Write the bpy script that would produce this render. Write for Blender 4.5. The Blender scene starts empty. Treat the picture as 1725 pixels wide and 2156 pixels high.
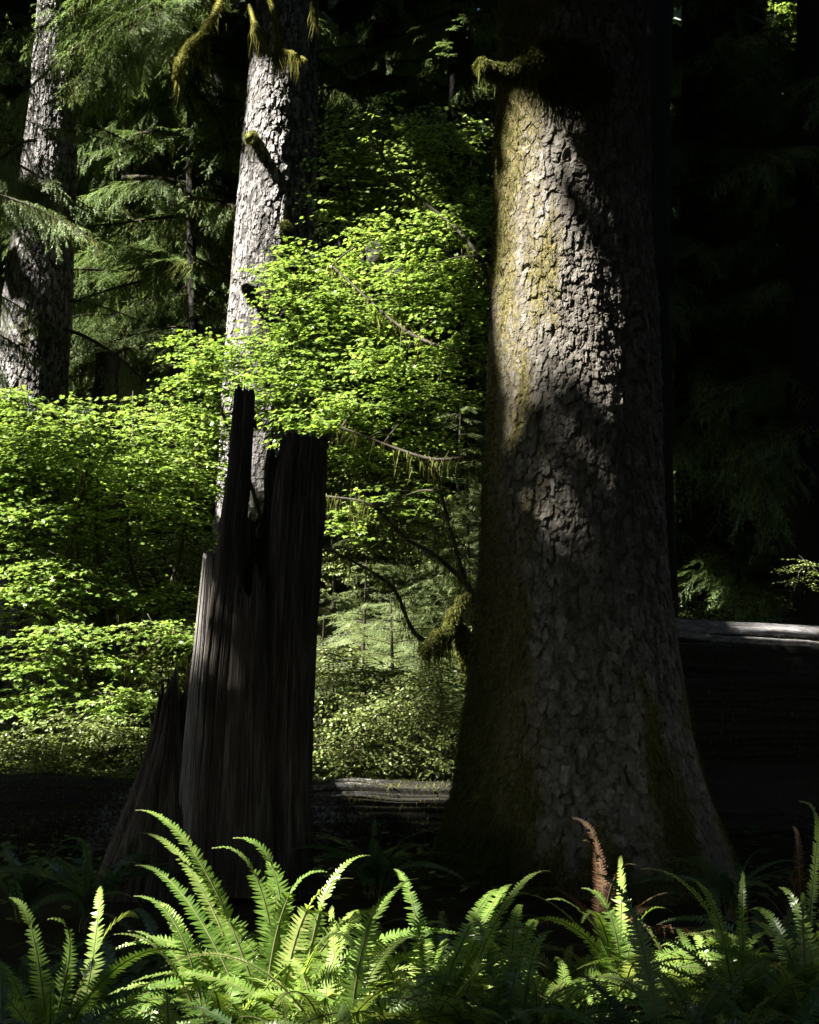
import bpy, math, random
import numpy as np
from mathutils import Vector, Matrix

R = np.random.default_rng(11)
random.seed(5)
SC = bpy.context.scene
COL = SC.collection
PI = math.pi

# ---------------------------------------------------------------- camera
F_PX, CX, CY = 2962.0, 862.5, 1078.0        # focal length and centre in a 1725 x 2156 picture
PITCH = math.radians(5.0)
CAM = np.array([0.0, 0.0, 1.6])
_up = np.array([0, -math.sin(PITCH), math.cos(PITCH)])
_fw = np.array([0, math.cos(PITCH), math.sin(PITCH)])


def P(px, py, d):
    """World point seen at (px, py), d metres in front of the camera along the ground."""
    r = np.array([(px - CX) / F_PX, 0, 0]) - _up * (py - CY) / F_PX + _fw
    return CAM + r * (d / r[1])


SUN_AZ = math.radians(70)                   # to the left of the direction back to the camera
SUN_EL = math.radians(52)
SUN = np.array([-math.sin(SUN_AZ) * math.cos(SUN_EL), -math.cos(SUN_AZ) * math.cos(SUN_EL), math.sin(SUN_EL)])


def unit(v):
    v = np.asarray(v, float)
    n = np.linalg.norm(v, axis=-1, keepdims=True)
    return v / np.maximum(n, 1e-9)


# ---------------------------------------------------------------- noise
def _hash(i, j, k, seed):
    h = (i.astype(np.int64) * 374761393 + j.astype(np.int64) * 668265263 + k.astype(np.int64) * 2147483647 + seed * 974634777) & 0xffffffff
    h = ((h ^ (h >> 13)) * 1274126177) & 0xffffffff
    h = ((h ^ (h >> 16)) * 2246822519) & 0xffffffff
    return ((h ^ (h >> 15)) & 0xffffff) / float(0xffffff)


def vnoise(x, y, z, seed=0):
    x, y, z = np.broadcast_arrays(np.asarray(x, float), np.asarray(y, float), np.asarray(z, float))
    i, j, k = np.floor(x), np.floor(y), np.floor(z)
    fx, fy, fz = x - i, y - j, z - k
    fx, fy, fz = [t * t * (3 - 2 * t) for t in (fx, fy, fz)]
    out = 0
    for a in (0, 1):
        for b in (0, 1):
            for c in (0, 1):
                out = out + _hash(i + a, j + b, k + c, seed) * (fx if a else 1 - fx) * (fy if b else 1 - fy) * (fz if c else 1 - fz)
    return out * 2 - 1


def fbm(x, y, z, oct=4, seed=0):
    s, a, t = 0, 1, 0
    for o in range(oct):
        s = s + a * vnoise(x * 2 ** o, y * 2 ** o, z * 2 ** o, seed + o * 7)
        t += a
        a *= .5
    return s / t


def sstep(a, b, x):
    t = np.clip((x - a) / (b - a), 0, 1)
    return t * t * (3 - 2 * t)


# ---------------------------------------------------------------- mesh building
class MB:
    def __init__(self):
        self.V, self.F, self.n, self.A = [], [], 0, []

    def add(self, V, F, mat=0, smooth=False, attr=None):
        V = np.asarray(V, float).reshape(-1, 3)
        for f in (F if isinstance(F, list) else [F]):
            f = np.asarray(f, np.int64)
            if f.size:
                self.F.append((f + self.n, mat, smooth))
        self.V.append(V)
        self.A.append(np.zeros((len(V), 2)) if attr is None else attr)
        self.n += len(V)

    def mesh(self, name, mats):
        me = bpy.data.meshes.new(name)
        V = np.concatenate(self.V) if self.V else np.zeros((0, 3))
        me.vertices.add(len(V))
        me.vertices.foreach_set('co', V.astype(np.float32).ravel())
        loops = np.concatenate([f.ravel() for f, _, _ in self.F])
        tot = np.concatenate([np.full(len(f), f.shape[1]) for f, _, _ in self.F])
        mi = np.concatenate([np.full(len(f), m) if np.isscalar(m) else np.asarray(m) for f, m, _ in self.F])
        sm = np.concatenate([np.full(len(f), s) for f, _, s in self.F])
        me.loops.add(len(loops))
        me.loops.foreach_set('vertex_index', loops.astype(np.int32))
        me.polygons.add(len(tot))
        st = np.concatenate([[0], np.cumsum(tot)[:-1]])
        me.polygons.foreach_set('loop_start', st.astype(np.int32))
        me.polygons.foreach_set('material_index', mi.astype(np.int32))
        me.polygons.foreach_set('use_smooth', sm.astype(bool))
        A = np.concatenate(self.A)
        if A.any():
            for q, an in enumerate(('moss', 'tone')):
                at = me.attributes.new(an, 'FLOAT', 'POINT')
                at.data.foreach_set('value', A[:, q].astype(np.float32))
        for m in mats:
            me.materials.append(m)
        me.update(calc_edges=True)
        return me

    def obj(self, name, mats, parent=None, loc=None):
        me = self.mesh(name, mats if isinstance(mats, (list, tuple)) else [mats])
        o = bpy.data.objects.new(name, me)
        COL.objects.link(o)
        if parent is not None:
            o.parent = parent
        if loc is not None:
            o.location = loc
        return o


def tag(o, label=None, cat=None, group=None, kind=None):
    for k, v in (('label', label), ('category', cat), ('group', group), ('kind', kind)):
        if v:
            o[k] = v
    return o


def thing(name, loc, label, cat, group=None):
    o = bpy.data.objects.new(name, None)
    COL.objects.link(o)
    o.location = Vector([float(c) for c in loc])
    o.empty_display_size = .3
    return tag(o, label, cat, group)


def bez(p0, p1, p2, p3, n):
    t = np.linspace(0, 1, n)[:, None]
    return (1 - t) ** 3 * p0 + 3 * (1 - t) ** 2 * t * p1 + 3 * (1 - t) * t * t * p2 + t ** 3 * p3


def spline(pts, n):
    """Catmull-Rom through pts, n points."""
    p = np.asarray(pts, float)
    if len(p) == 2:
        return p[0] + (p[1] - p[0]) * np.linspace(0, 1, n)[:, None]
    q = np.vstack([2 * p[0] - p[1], p, 2 * p[-1] - p[-2]])
    u = np.linspace(0, len(p) - 1 - 1e-6, n)
    i = u.astype(int)
    t = (u - i)[:, None]
    a, b, c, d = q[i], q[i + 1], q[i + 2], q[i + 3]
    return .5 * (2 * b + (c - a) * t + (2 * a - 5 * b + 4 * c - d) * t * t + (3 * b - a - 3 * c + d) * t ** 3)


def frames(p):
    T = unit(np.gradient(p, axis=0))
    ref = np.where(np.abs(T[:, 2:3]) > .9, np.array([[0, 1.0, 0]]), np.array([[0, 0, 1.0]]))
    N = unit(np.cross(T, ref))
    B = np.cross(N, T)
    return T, N, B


def tube(p, r, sides=8, rough=0.0, seed=0, attr=None):
    p = np.asarray(p, float)
    n = len(p)
    r = np.broadcast_to(np.asarray(r, float), (n,))
    T, N, B = frames(p)
    a = np.linspace(0, 2 * PI, sides, endpoint=False)
    rr = r[:, None] * np.ones((1, sides))
    if rough:
        c = p[:, None, :] + (N[:, None] * np.cos(a)[None, :, None] + B[:, None] * np.sin(a)[None, :, None]) * rr[..., None]
        s = 1.6 / max(r.max(), .01)
        rr = rr * (1 + rough * fbm(c[..., 0] * s, c[..., 1] * s, c[..., 2] * s, 3, seed))
    V = p[:, None, :] + (N[:, None] * np.cos(a)[None, :, None] + B[:, None] * np.sin(a)[None, :, None]) * rr[..., None]
    i, j = np.meshgrid(np.arange(n - 1), np.arange(sides), indexing='ij')
    j2 = (j + 1) % sides
    F = np.stack([i * sides + j, i * sides + j2, (i + 1) * sides + j2, (i + 1) * sides + j], -1).reshape(-1, 4)
    caps = [np.arange(sides)[::-1][None], (np.arange(sides) + (n - 1) * sides)[None]]
    return V.reshape(-1, 3), [F] + caps


def blades(base, d, length, width, curl=0.0, seed=0):
    """Thin tapered blades (2 quads + tip) from base points along d, drooping by curl."""
    n = len(base)
    rg = np.random.default_rng(seed)
    d = unit(d)
    s = unit(np.cross(d, rg.normal(size=(n, 3))))
    L = np.broadcast_to(length, (n,))[:, None]
    W = np.broadcast_to(width, (n,))[:, None]
    dn = np.array([[0, 0, -1.0]])
    m = base + d * L * .5 + dn * L * curl * .2 + rg.normal(size=(n, 3)) * L * .05
    t = base + d * L * (1 - .3 * curl) + dn * L * curl * .75 + rg.normal(size=(n, 3)) * L * .08
    V = np.stack([base - s * W * .5, base + s * W * .5, m + s * W * .4, m - s * W * .4, t], 1)
    i = np.arange(n)[:, None] * 5
    return V.reshape(-1, 3), [i + np.array([[0, 1, 2, 3]]), i + np.array([[3, 2, 4]])]


# ---------------------------------------------------------------- materials
def newmat(name):
    m = bpy.data.materials.new(name)
    m.use_nodes = True
    nt = m.node_tree
    nt.nodes.clear()
    return m, nt, nt.nodes, nt.links


def node(N, t, **kw):
    n = N.new(t)
    for k, v in kw.items():
        if k.startswith('i_'):
            n.inputs[k[2:].replace('_', ' ')].default_value = v
        else:
            setattr(n, k, v)
    return n


def ramp(N, stops):
    r = N.new('ShaderNodeValToRGB')
    e = r.color_ramp.elements
    e[0].position, e[0].color = stops[0][0], (*stops[0][1], 1)
    e[1].position, e[1].color = stops[-1][0], (*stops[-1][1], 1)
    for p, c in stops[1:-1]:
        k = e.new(p)
        k.color = (*c, 1)
    return r


def leafmat(name, stops, trans=.45, rough=.42, tcol=1.0, spec=.5, isl=.7):
    m, nt, N, L = newmat(name)
    g = N.new('ShaderNodeNewGeometry')
    oi = N.new('ShaderNodeObjectInfo')
    mx = node(N, 'ShaderNodeMath', operation='MULTIPLY_ADD')
    mx.inputs[1].default_value = isl
    ad = node(N, 'ShaderNodeMath', operation='MULTIPLY')
    ad.inputs[1].default_value = 1 - isl
    L.new(g.outputs['Random Per Island'], mx.inputs[0])
    L.new(oi.outputs['Random'], ad.inputs[0])
    L.new(ad.outputs[0], mx.inputs[2])
    r = ramp(N, stops)
    L.new(mx.outputs[0], r.inputs[0])
    b = node(N, 'ShaderNodeBsdfPrincipled', i_Roughness=rough)
    b.inputs['Specular IOR Level'].default_value = spec
    L.new(r.outputs[0], b.inputs['Base Color'])
    t = N.new('ShaderNodeBsdfTranslucent')
    hs = node(N, 'ShaderNodeHueSaturation', i_Hue=.485, i_Saturation=1.1, i_Value=tcol)
    L.new(r.outputs[0], hs.inputs['Color'])
    L.new(hs.outputs[0], t.inputs['Color'])
    ms = node(N, 'ShaderNodeMixShader')
    ms.inputs[0].default_value = trans
    o = N.new('ShaderNodeOutputMaterial')
    L.new(b.outputs[0], ms.inputs[1])
    L.new(t.outputs[0], ms.inputs[2])
    L.new(ms.outputs[0], o.inputs['Surface'])
    return m


def noisemat(name, stops, scale=6.0, detail=6, rough=.85, stretch=(1, 1, 1), bump=.4, bdist=.01, bscale=None, spec=.25, moss=None, tonemix=0.0):
    m, nt, N, L = newmat(name)
    tc = N.new('ShaderNodeTexCoord')
    mp = N.new('ShaderNodeMapping')
    mp.inputs['Scale'].default_value = stretch
    L.new(tc.outputs['Object'], mp.inputs[0])
    n1 = node(N, 'ShaderNodeTexNoise', i_Scale=scale, i_Detail=float(detail), i_Roughness=.62)
    L.new(mp.outputs[0], n1.inputs['Vector'])
    r = ramp(N, stops)
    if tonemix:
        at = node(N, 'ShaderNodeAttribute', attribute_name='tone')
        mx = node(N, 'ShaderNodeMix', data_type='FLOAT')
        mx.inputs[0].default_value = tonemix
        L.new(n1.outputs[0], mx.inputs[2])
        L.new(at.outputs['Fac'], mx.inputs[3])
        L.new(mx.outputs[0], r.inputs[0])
    else:
        L.new(n1.outputs[0], r.inputs[0])
    col = r.outputs[0]
    if moss:
        at2 = node(N, 'ShaderNodeAttribute', attribute_name='moss')
        n3 = node(N, 'ShaderNodeTexNoise', i_Scale=38.0, i_Detail=4.0)
        L.new(tc.outputs['Object'], n3.inputs['Vector'])
        rm = ramp(N, moss)
        L.new(n3.outputs[0], rm.inputs[0])
        ad = node(N, 'ShaderNodeMath', operation='MULTIPLY_ADD')
        ad.inputs[1].default_value = .9
        ad.inputs[2].default_value = -.45
        L.new(n3.outputs[0], ad.inputs[0])
        a3 = node(N, 'ShaderNodeMath', operation='ADD')
        L.new(ad.outputs[0], a3.inputs[0])
        L.new(at2.outputs['Fac'], a3.inputs[1])
        st = node(N, 'ShaderNodeMapRange')
        st.inputs[1].default_value = .35
        st.inputs[2].default_value = .65
        L.new(a3.outputs[0], st.inputs[0])
        mm = node(N, 'ShaderNodeMix', data_type='RGBA')
        L.new(st.outputs[0], mm.inputs[0])
        L.new(col, mm.inputs[6])
        L.new(rm.outputs[0], mm.inputs[7])
        col = mm.outputs[2]
    n2 = node(N, 'ShaderNodeTexNoise', i_Scale=(bscale or scale * 5), i_Detail=6.0, i_Roughness=.7)
    L.new(mp.outputs[0], n2.inputs['Vector'])
    bp = node(N, 'ShaderNodeBump', i_Strength=bump, i_Distance=bdist)
    L.new(n2.outputs[0], bp.inputs['Height'])
    b = node(N, 'ShaderNodeBsdfPrincipled', i_Roughness=rough)
    b.inputs['Specular IOR Level'].default_value = spec
    L.new(col, b.inputs['Base Color'])
    L.new(bp.outputs[0], b.inputs['Normal'])
    o = N.new('ShaderNodeOutputMaterial')
    L.new(b.outputs[0], o.inputs['Surface'])
    return m


MOSS = [(.25, (.045, .038, .012)), (.55, (.105, .088, .032)), (.8, (.19, .16, .066))]
ROT_SHADE = [(.3, (.010, .009, .007)), (.6, (.022, .020, .014)), (.8, (.04, .042, .018))]  # dark ramp over log wood: rot, moss, and shade put into the colour
M = {}
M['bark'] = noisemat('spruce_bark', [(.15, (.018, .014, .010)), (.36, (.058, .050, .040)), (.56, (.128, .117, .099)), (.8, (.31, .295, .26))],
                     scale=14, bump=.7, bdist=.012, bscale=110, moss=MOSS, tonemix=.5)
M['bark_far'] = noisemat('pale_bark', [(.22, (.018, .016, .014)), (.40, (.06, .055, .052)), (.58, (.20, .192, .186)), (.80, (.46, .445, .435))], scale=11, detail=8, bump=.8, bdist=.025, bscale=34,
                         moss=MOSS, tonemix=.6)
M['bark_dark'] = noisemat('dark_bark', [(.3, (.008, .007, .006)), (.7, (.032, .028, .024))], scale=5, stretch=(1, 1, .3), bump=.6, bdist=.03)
M['wood'] = noisemat('weathered_wood', [(.25, (.012, .009, .007)), (.5, (.045, .036, .028)), (.75, (.12, .105, .09))], scale=10, stretch=(3, 3, .25), bump=.7,
                     bdist=.012, bscale=24, moss=MOSS)
M['log'] = noisemat('grey_log_wood', [(.25, (.05, .046, .044)), (.5, (.17, .165, .165)), (.75, (.36, .355, .365))], scale=7, stretch=(.07, 4, 4), bump=.7,
                    bdist=.015, bscale=22, moss=ROT_SHADE)
M['lit_wood'] = noisemat('lit_split_wood', [(.25, (.08, .074, .068)), (.5, (.18, .168, .155)), (.75, (.32, .305, .285))], scale=10, stretch=(3, 3, .25), bump=.7, bdist=.012, bscale=24, moss=MOSS)  # paler copy of the stump wood: side light put into the colour
M['twig'] = noisemat('twig_bark', [(.3, (.018, .014, .010)), (.7, (.06, .05, .036))], scale=12, bump=.3)
M['moss'] = leafmat('moss', [(0, (.042, .050, .010)), (.5, (.095, .105, .024)), (1, (.18, .19, .055))], trans=.3, rough=.8, spec=.1)
M['moss_lit'] = leafmat('sunlit_yellow_moss', [(0, (.10, .105, .02)), (.5, (.20, .20, .045)), (1, (.33, .32, .09))], trans=.35, rough=.8, spec=.1)  # yellow moss, a brighter copy of the moss for limbs in sun
M['needles'] = leafmat('spruce_needles', [(0, (.075, .13, .033)), (.5, (.16, .25, .072)), (1, (.27, .37, .14))], trans=.42, rough=.45)
M['pale_needles'] = leafmat('hemlock_needles', [(0, (.13, .19, .075)), (.5, (.24, .32, .13)), (1, (.36, .43, .21))], trans=.5, rough=.4)
M['maple'] = leafmat('maple_leaf', [(0, (.09, .155, .028)), (.5, (.17, .265, .055)), (1, (.30, .39, .13))], trans=.5, rough=.32, tcol=1.4)
M['shrub'] = leafmat('shrub_leaf', [(0, (.07, .11, .022)), (.5, (.15, .21, .05)), (1, (.28, .32, .11))], trans=.45, rough=.42)
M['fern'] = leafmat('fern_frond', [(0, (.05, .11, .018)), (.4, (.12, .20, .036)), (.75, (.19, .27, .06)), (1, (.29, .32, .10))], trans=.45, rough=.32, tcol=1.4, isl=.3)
M['fern_dark'] = leafmat('fern_frond_shade', [(0, (.03, .08, .024)), (.5, (.055, .12, .035)), (1, (.10, .16, .05))], trans=.32, rough=.3, isl=.3)  # darker copy of the fern green: shade put into the colour
M['fern_dead'] = leafmat('dead_frond', [(0, (.035, .015, .007)), (.5, (.075, .032, .014)), (1, (.14, .07, .032))], trans=.3, rough=.7)
M['stalk'] = noisemat('frond_stalk', [(.3, (.05, .055, .02)), (.7, (.12, .11, .045))], scale=20, bump=.1)
M['crown'] = leafmat('conifer_crown', [(0, (.015, .035, .010)), (.5, (.03, .06, .018)), (1, (.06, .10, .03))], trans=.12, rough=.6)
M['ground'] = noisemat('forest_floor', spec=.05, stops=[(.25, (.012, .010, .006)), (.5, (.035, .028, .014)), (.75, (.05, .055, .016))], scale=3, bump=.8, bdist=.03, bscale=30)
M['cover'] = leafmat('ground_cover_leaf', [(0, (.02, .05, .012)), (.5, (.04, .085, .02)), (1, (.08, .12, .03))], trans=.3)

# ---------------------------------------------------------------- bark trunks
def bark(u, z, b, nu, seed):
    """Bark of overlapping scales that lift at their lower edge. u in cells (wraps at nu), z in metres. Returns height 0..1, tone 0..1."""
    gu = u + .35 * vnoise(u * .8, z / b * .45, 0, seed + 1) + .10 * fbm(u * 3.3, z / b * 2.8, 5, 2, seed + 21)
    gz = z / b + .4 * vnoise(u * .6, z / b * .45, 3, seed + 2) + .12 * fbm(u * 3.3, z / b * 2.8, 8, 2, seed + 22)
    i0, j0 = np.floor(gu), np.floor(gz)
    h, tone = np.zeros(gu.shape), np.zeros(gu.shape)
    ed = .28 * vnoise(gu * 4.2, gz * 4.2, 2, seed + 5)
    for di in (-1, 0, 1):
        for dj in (-1, 0, 1):
            ci, cj = i0 + di, j0 + dj
            cw = np.mod(ci, nu)
            r = [_hash(cw, cj, cw * 0, seed + 11 + q) for q in range(6)]
            x, y = gu - ci - .1 - .8 * r[0], gz - cj - .1 - .8 * r[1]
            e = np.abs(x / (.40 + .34 * r[2])) ** 2.3 + np.abs(y / (.45 + .45 * r[3])) ** 2.6 + ed
            hh = (.22 + .66 * r[4] - .26 * y + .40 * (r[5] - .5) * x) * sstep(1.0, .92, e)
            up = hh > h
            h = np.where(up, hh, h)
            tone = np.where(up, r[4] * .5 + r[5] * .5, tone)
    return h, tone


def trunk(name, prof, d, parent, base, mat, res, amp, cell, seed, flare=0, soft=False, lean=None, mossf=None, zmin=-.4, ztop=None, holes=False):
    """prof: list of (y_px, left_px, right_px) outlines at depth d. Returns the object and a surface sampler."""
    z, cx, r = [], [], []
    for y, l, rr in prof:
        a, b = P(l, y, d), P(rr, y, d)
        z.append(a[2]); cx.append((a[0] + b[0]) / 2); r.append((b[0] - a[0]) / 2)
    o = np.argsort(z)
    z, cx, r = np.array(z)[o], np.array(cx)[o], np.array(r)[o]
    if ztop is not None and ztop > z[-1]:
        k = (r[-1] - r[-3]) / (z[-1] - z[-3])
        kc = (cx[-1] - cx[-3]) / (z[-1] - z[-3])
        z = np.append(z, ztop)
        r = np.append(r, max(.12, r[-1] + k * (ztop - z[-2])))
        cx = np.append(cx, cx[-1] + kc * .5 * (ztop - z[-2]))
    rm = np.interp(3.0, z, r)
    nt = int(2 * PI * rm / res)
    zfine = np.arange(zmin, min(z[-1], P(0, -60, d)[2]), res)
    zz = np.concatenate([zfine, np.linspace(zfine[-1] + .4, z[-1], 20)]) if z[-1] > zfine[-1] + 1 else zfine
    th = np.linspace(0, 2 * PI, nt, endpoint=False)
    TH, Z = np.meshgrid(th, zz)
    # theta 0 faces +x, -pi/2 faces the camera
    Rr = np.interp(Z, z, r)
    C = np.interp(Z, z, cx)
    nx, ny = np.cos(TH), np.sin(TH)
    lump = fbm(nx * 1.6 + seed, ny * 1.6, Z * .35, 3, seed) * .07
    if flare:
        rid = .5 + .5 * np.cos(TH * 5 + 1.1 * np.sin(TH * 2 + seed) + seed)
        lump = lump + flare * np.exp(-np.maximum(Z, 0) / .75) * (rid - .6)
    nu = int(round(2 * PI * rm / cell))
    U = TH / (2 * PI) * nu
    h1, t1 = bark(U, Z, cell * 1.6, nu, seed)
    h2, t2 = bark(U * 2.0, Z, cell * .75, nu * 2, seed + 40)
    pl = fbm(nx * 2.2, ny * 2.2, Z * .9, 3, seed + 5)
    big = sstep(-.25, .3, pl)
    h = h1 * (.35 + .65 * big) + .26 * h2
    if holes:
        hn = vnoise(nx * Rr * 11, ny * Rr * 11, Z * 7, seed + 77)
        h = h - 1.1 * sstep(.62, .8, hn)
        h = h + .55 * fbm(nx * 5, ny * 5, Z * 1.3, 3, seed + 78)
    h = h + .14 * fbm(nx * Rr * 30, ny * Rr * 30, Z * 30, 2, seed + 9)
    ms = np.zeros(Z.shape)
    if mossf is not None:
        ms = mossf(TH, Z, nx, ny, h)
    rad = Rr * (1 + lump) + amp * (h - .5) * (1 - .6 * ms) * (.65 + .55 * sstep(-.3, .4, fbm(nx * 1.5, ny * 1.5, Z * .6, 2, seed + 88)))
    X = C + nx * rad
    Y = d + .0 + ny * rad
    V = np.stack([X, Y, Z], -1) - np.asarray(base)
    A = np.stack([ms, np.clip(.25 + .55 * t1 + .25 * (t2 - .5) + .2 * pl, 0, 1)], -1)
    n, m = Z.shape
    i, j = np.meshgrid(np.arange(n - 1), np.arange(m), indexing='ij')
    j2 = (j + 1) % m
    Fq = np.stack([i * m + j, i * m + j2, (i + 1) * m + j2, (i + 1) * m + j], -1).reshape(-1, 4)
    mb = MB()
    mb.add(V.reshape(-1, 3), [Fq], 0, soft, A.reshape(-1, 2))
    ob = mb.obj(name, [mat], parent)
    return ob, V, np.stack([nx, ny, nx * 0], -1), ms


def fuzz(name, V, Nn, ms, thr, count, length, width, mat, parent, seed, zr=None, droop=.6):
    """Short moss blades on the mossy part of a trunk."""
    rg = np.random.default_rng(seed)
    v, n, m = V.reshape(-1, 3), Nn.reshape(-1, 3), ms.ravel()
    front = n[:, 1] < .35
    idx = np.where((m > thr) & front & ((v[:, 2] > zr[0]) & (v[:, 2] < zr[1]) if zr else True))[0]
    if not len(idx):
        return None
    w = (m[idx] - thr + .02) * (np.exp(-2.2 * np.maximum(v[idx, 2], 0)) if zr and zr[1] < 4 else 1)
    pick = rg.choice(idx, count, p=w / w.sum())
    L = length * (.4 + 1.2 * rg.random(count))
    d = n[pick] * .8 + rg.normal(size=(count, 3)) * .5 + np.array([0, 0, -droop * .6])
    mb = MB()
    mb.add(*blades(v[pick] - n[pick] * .004, d, L, width, droop, seed))
    return mb.obj(name, [mat], parent)


# ---------------------------------------------------------------- light shafts: holes cut in the added canopy to shape the sun patches
_e1 = unit(np.cross(SUN, [0, 0, 1.0]))
_e2 = np.cross(_e1, SUN)
SHAFTS = []


def shaft(p0, p1, r, s=1.0, near=0.0):
    SHAFTS.append((np.array([p0 @ _e1, p0 @ _e2]), np.array([p1 @ _e1, p1 @ _e2]), r, s, p0 @ SUN - near, p1 @ SUN - near))


def closed(pts, size, above=1.6):
    """True where the canopy keeps its leaves: everywhere but in the shafts of light, which start a little above what they light."""
    uv = np.stack([pts @ _e1, pts @ _e2], -1)
    w = pts @ SUN
    nz = .5 * fbm(uv[:, 0] * .9, uv[:, 1] * .9, 0, 3, 3)
    fine = vnoise(uv[:, 0] * 2.6, uv[:, 1] * 2.6, 0, 9) * .5 + .5
    keep = np.ones(len(pts), bool)
    for a, b, r, s, w0, w1 in SHAFTS:
        ab = b - a
        L2 = ab @ ab
        t = np.clip(((uv - a) @ ab) / L2, 0, 1) if L2 > 1e-9 else np.zeros(len(uv))
        q = np.linalg.norm(uv - a - t[:, None] * ab, axis=1)
        inside = (q < r * (1 + .35 * nz) + size) & (w > w0 + (w1 - w0) * t + above)
        keep &= ~(inside & (fine < s))
    return keep


def S(px0, py0, d0, px1, py1, d1, r_px, s=1.0, near=0.0):
    shaft(P(px0, py0, d0), P(px1, py1, d1), r_px * (d0 + d1) / 2 / F_PX, s, near)


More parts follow.
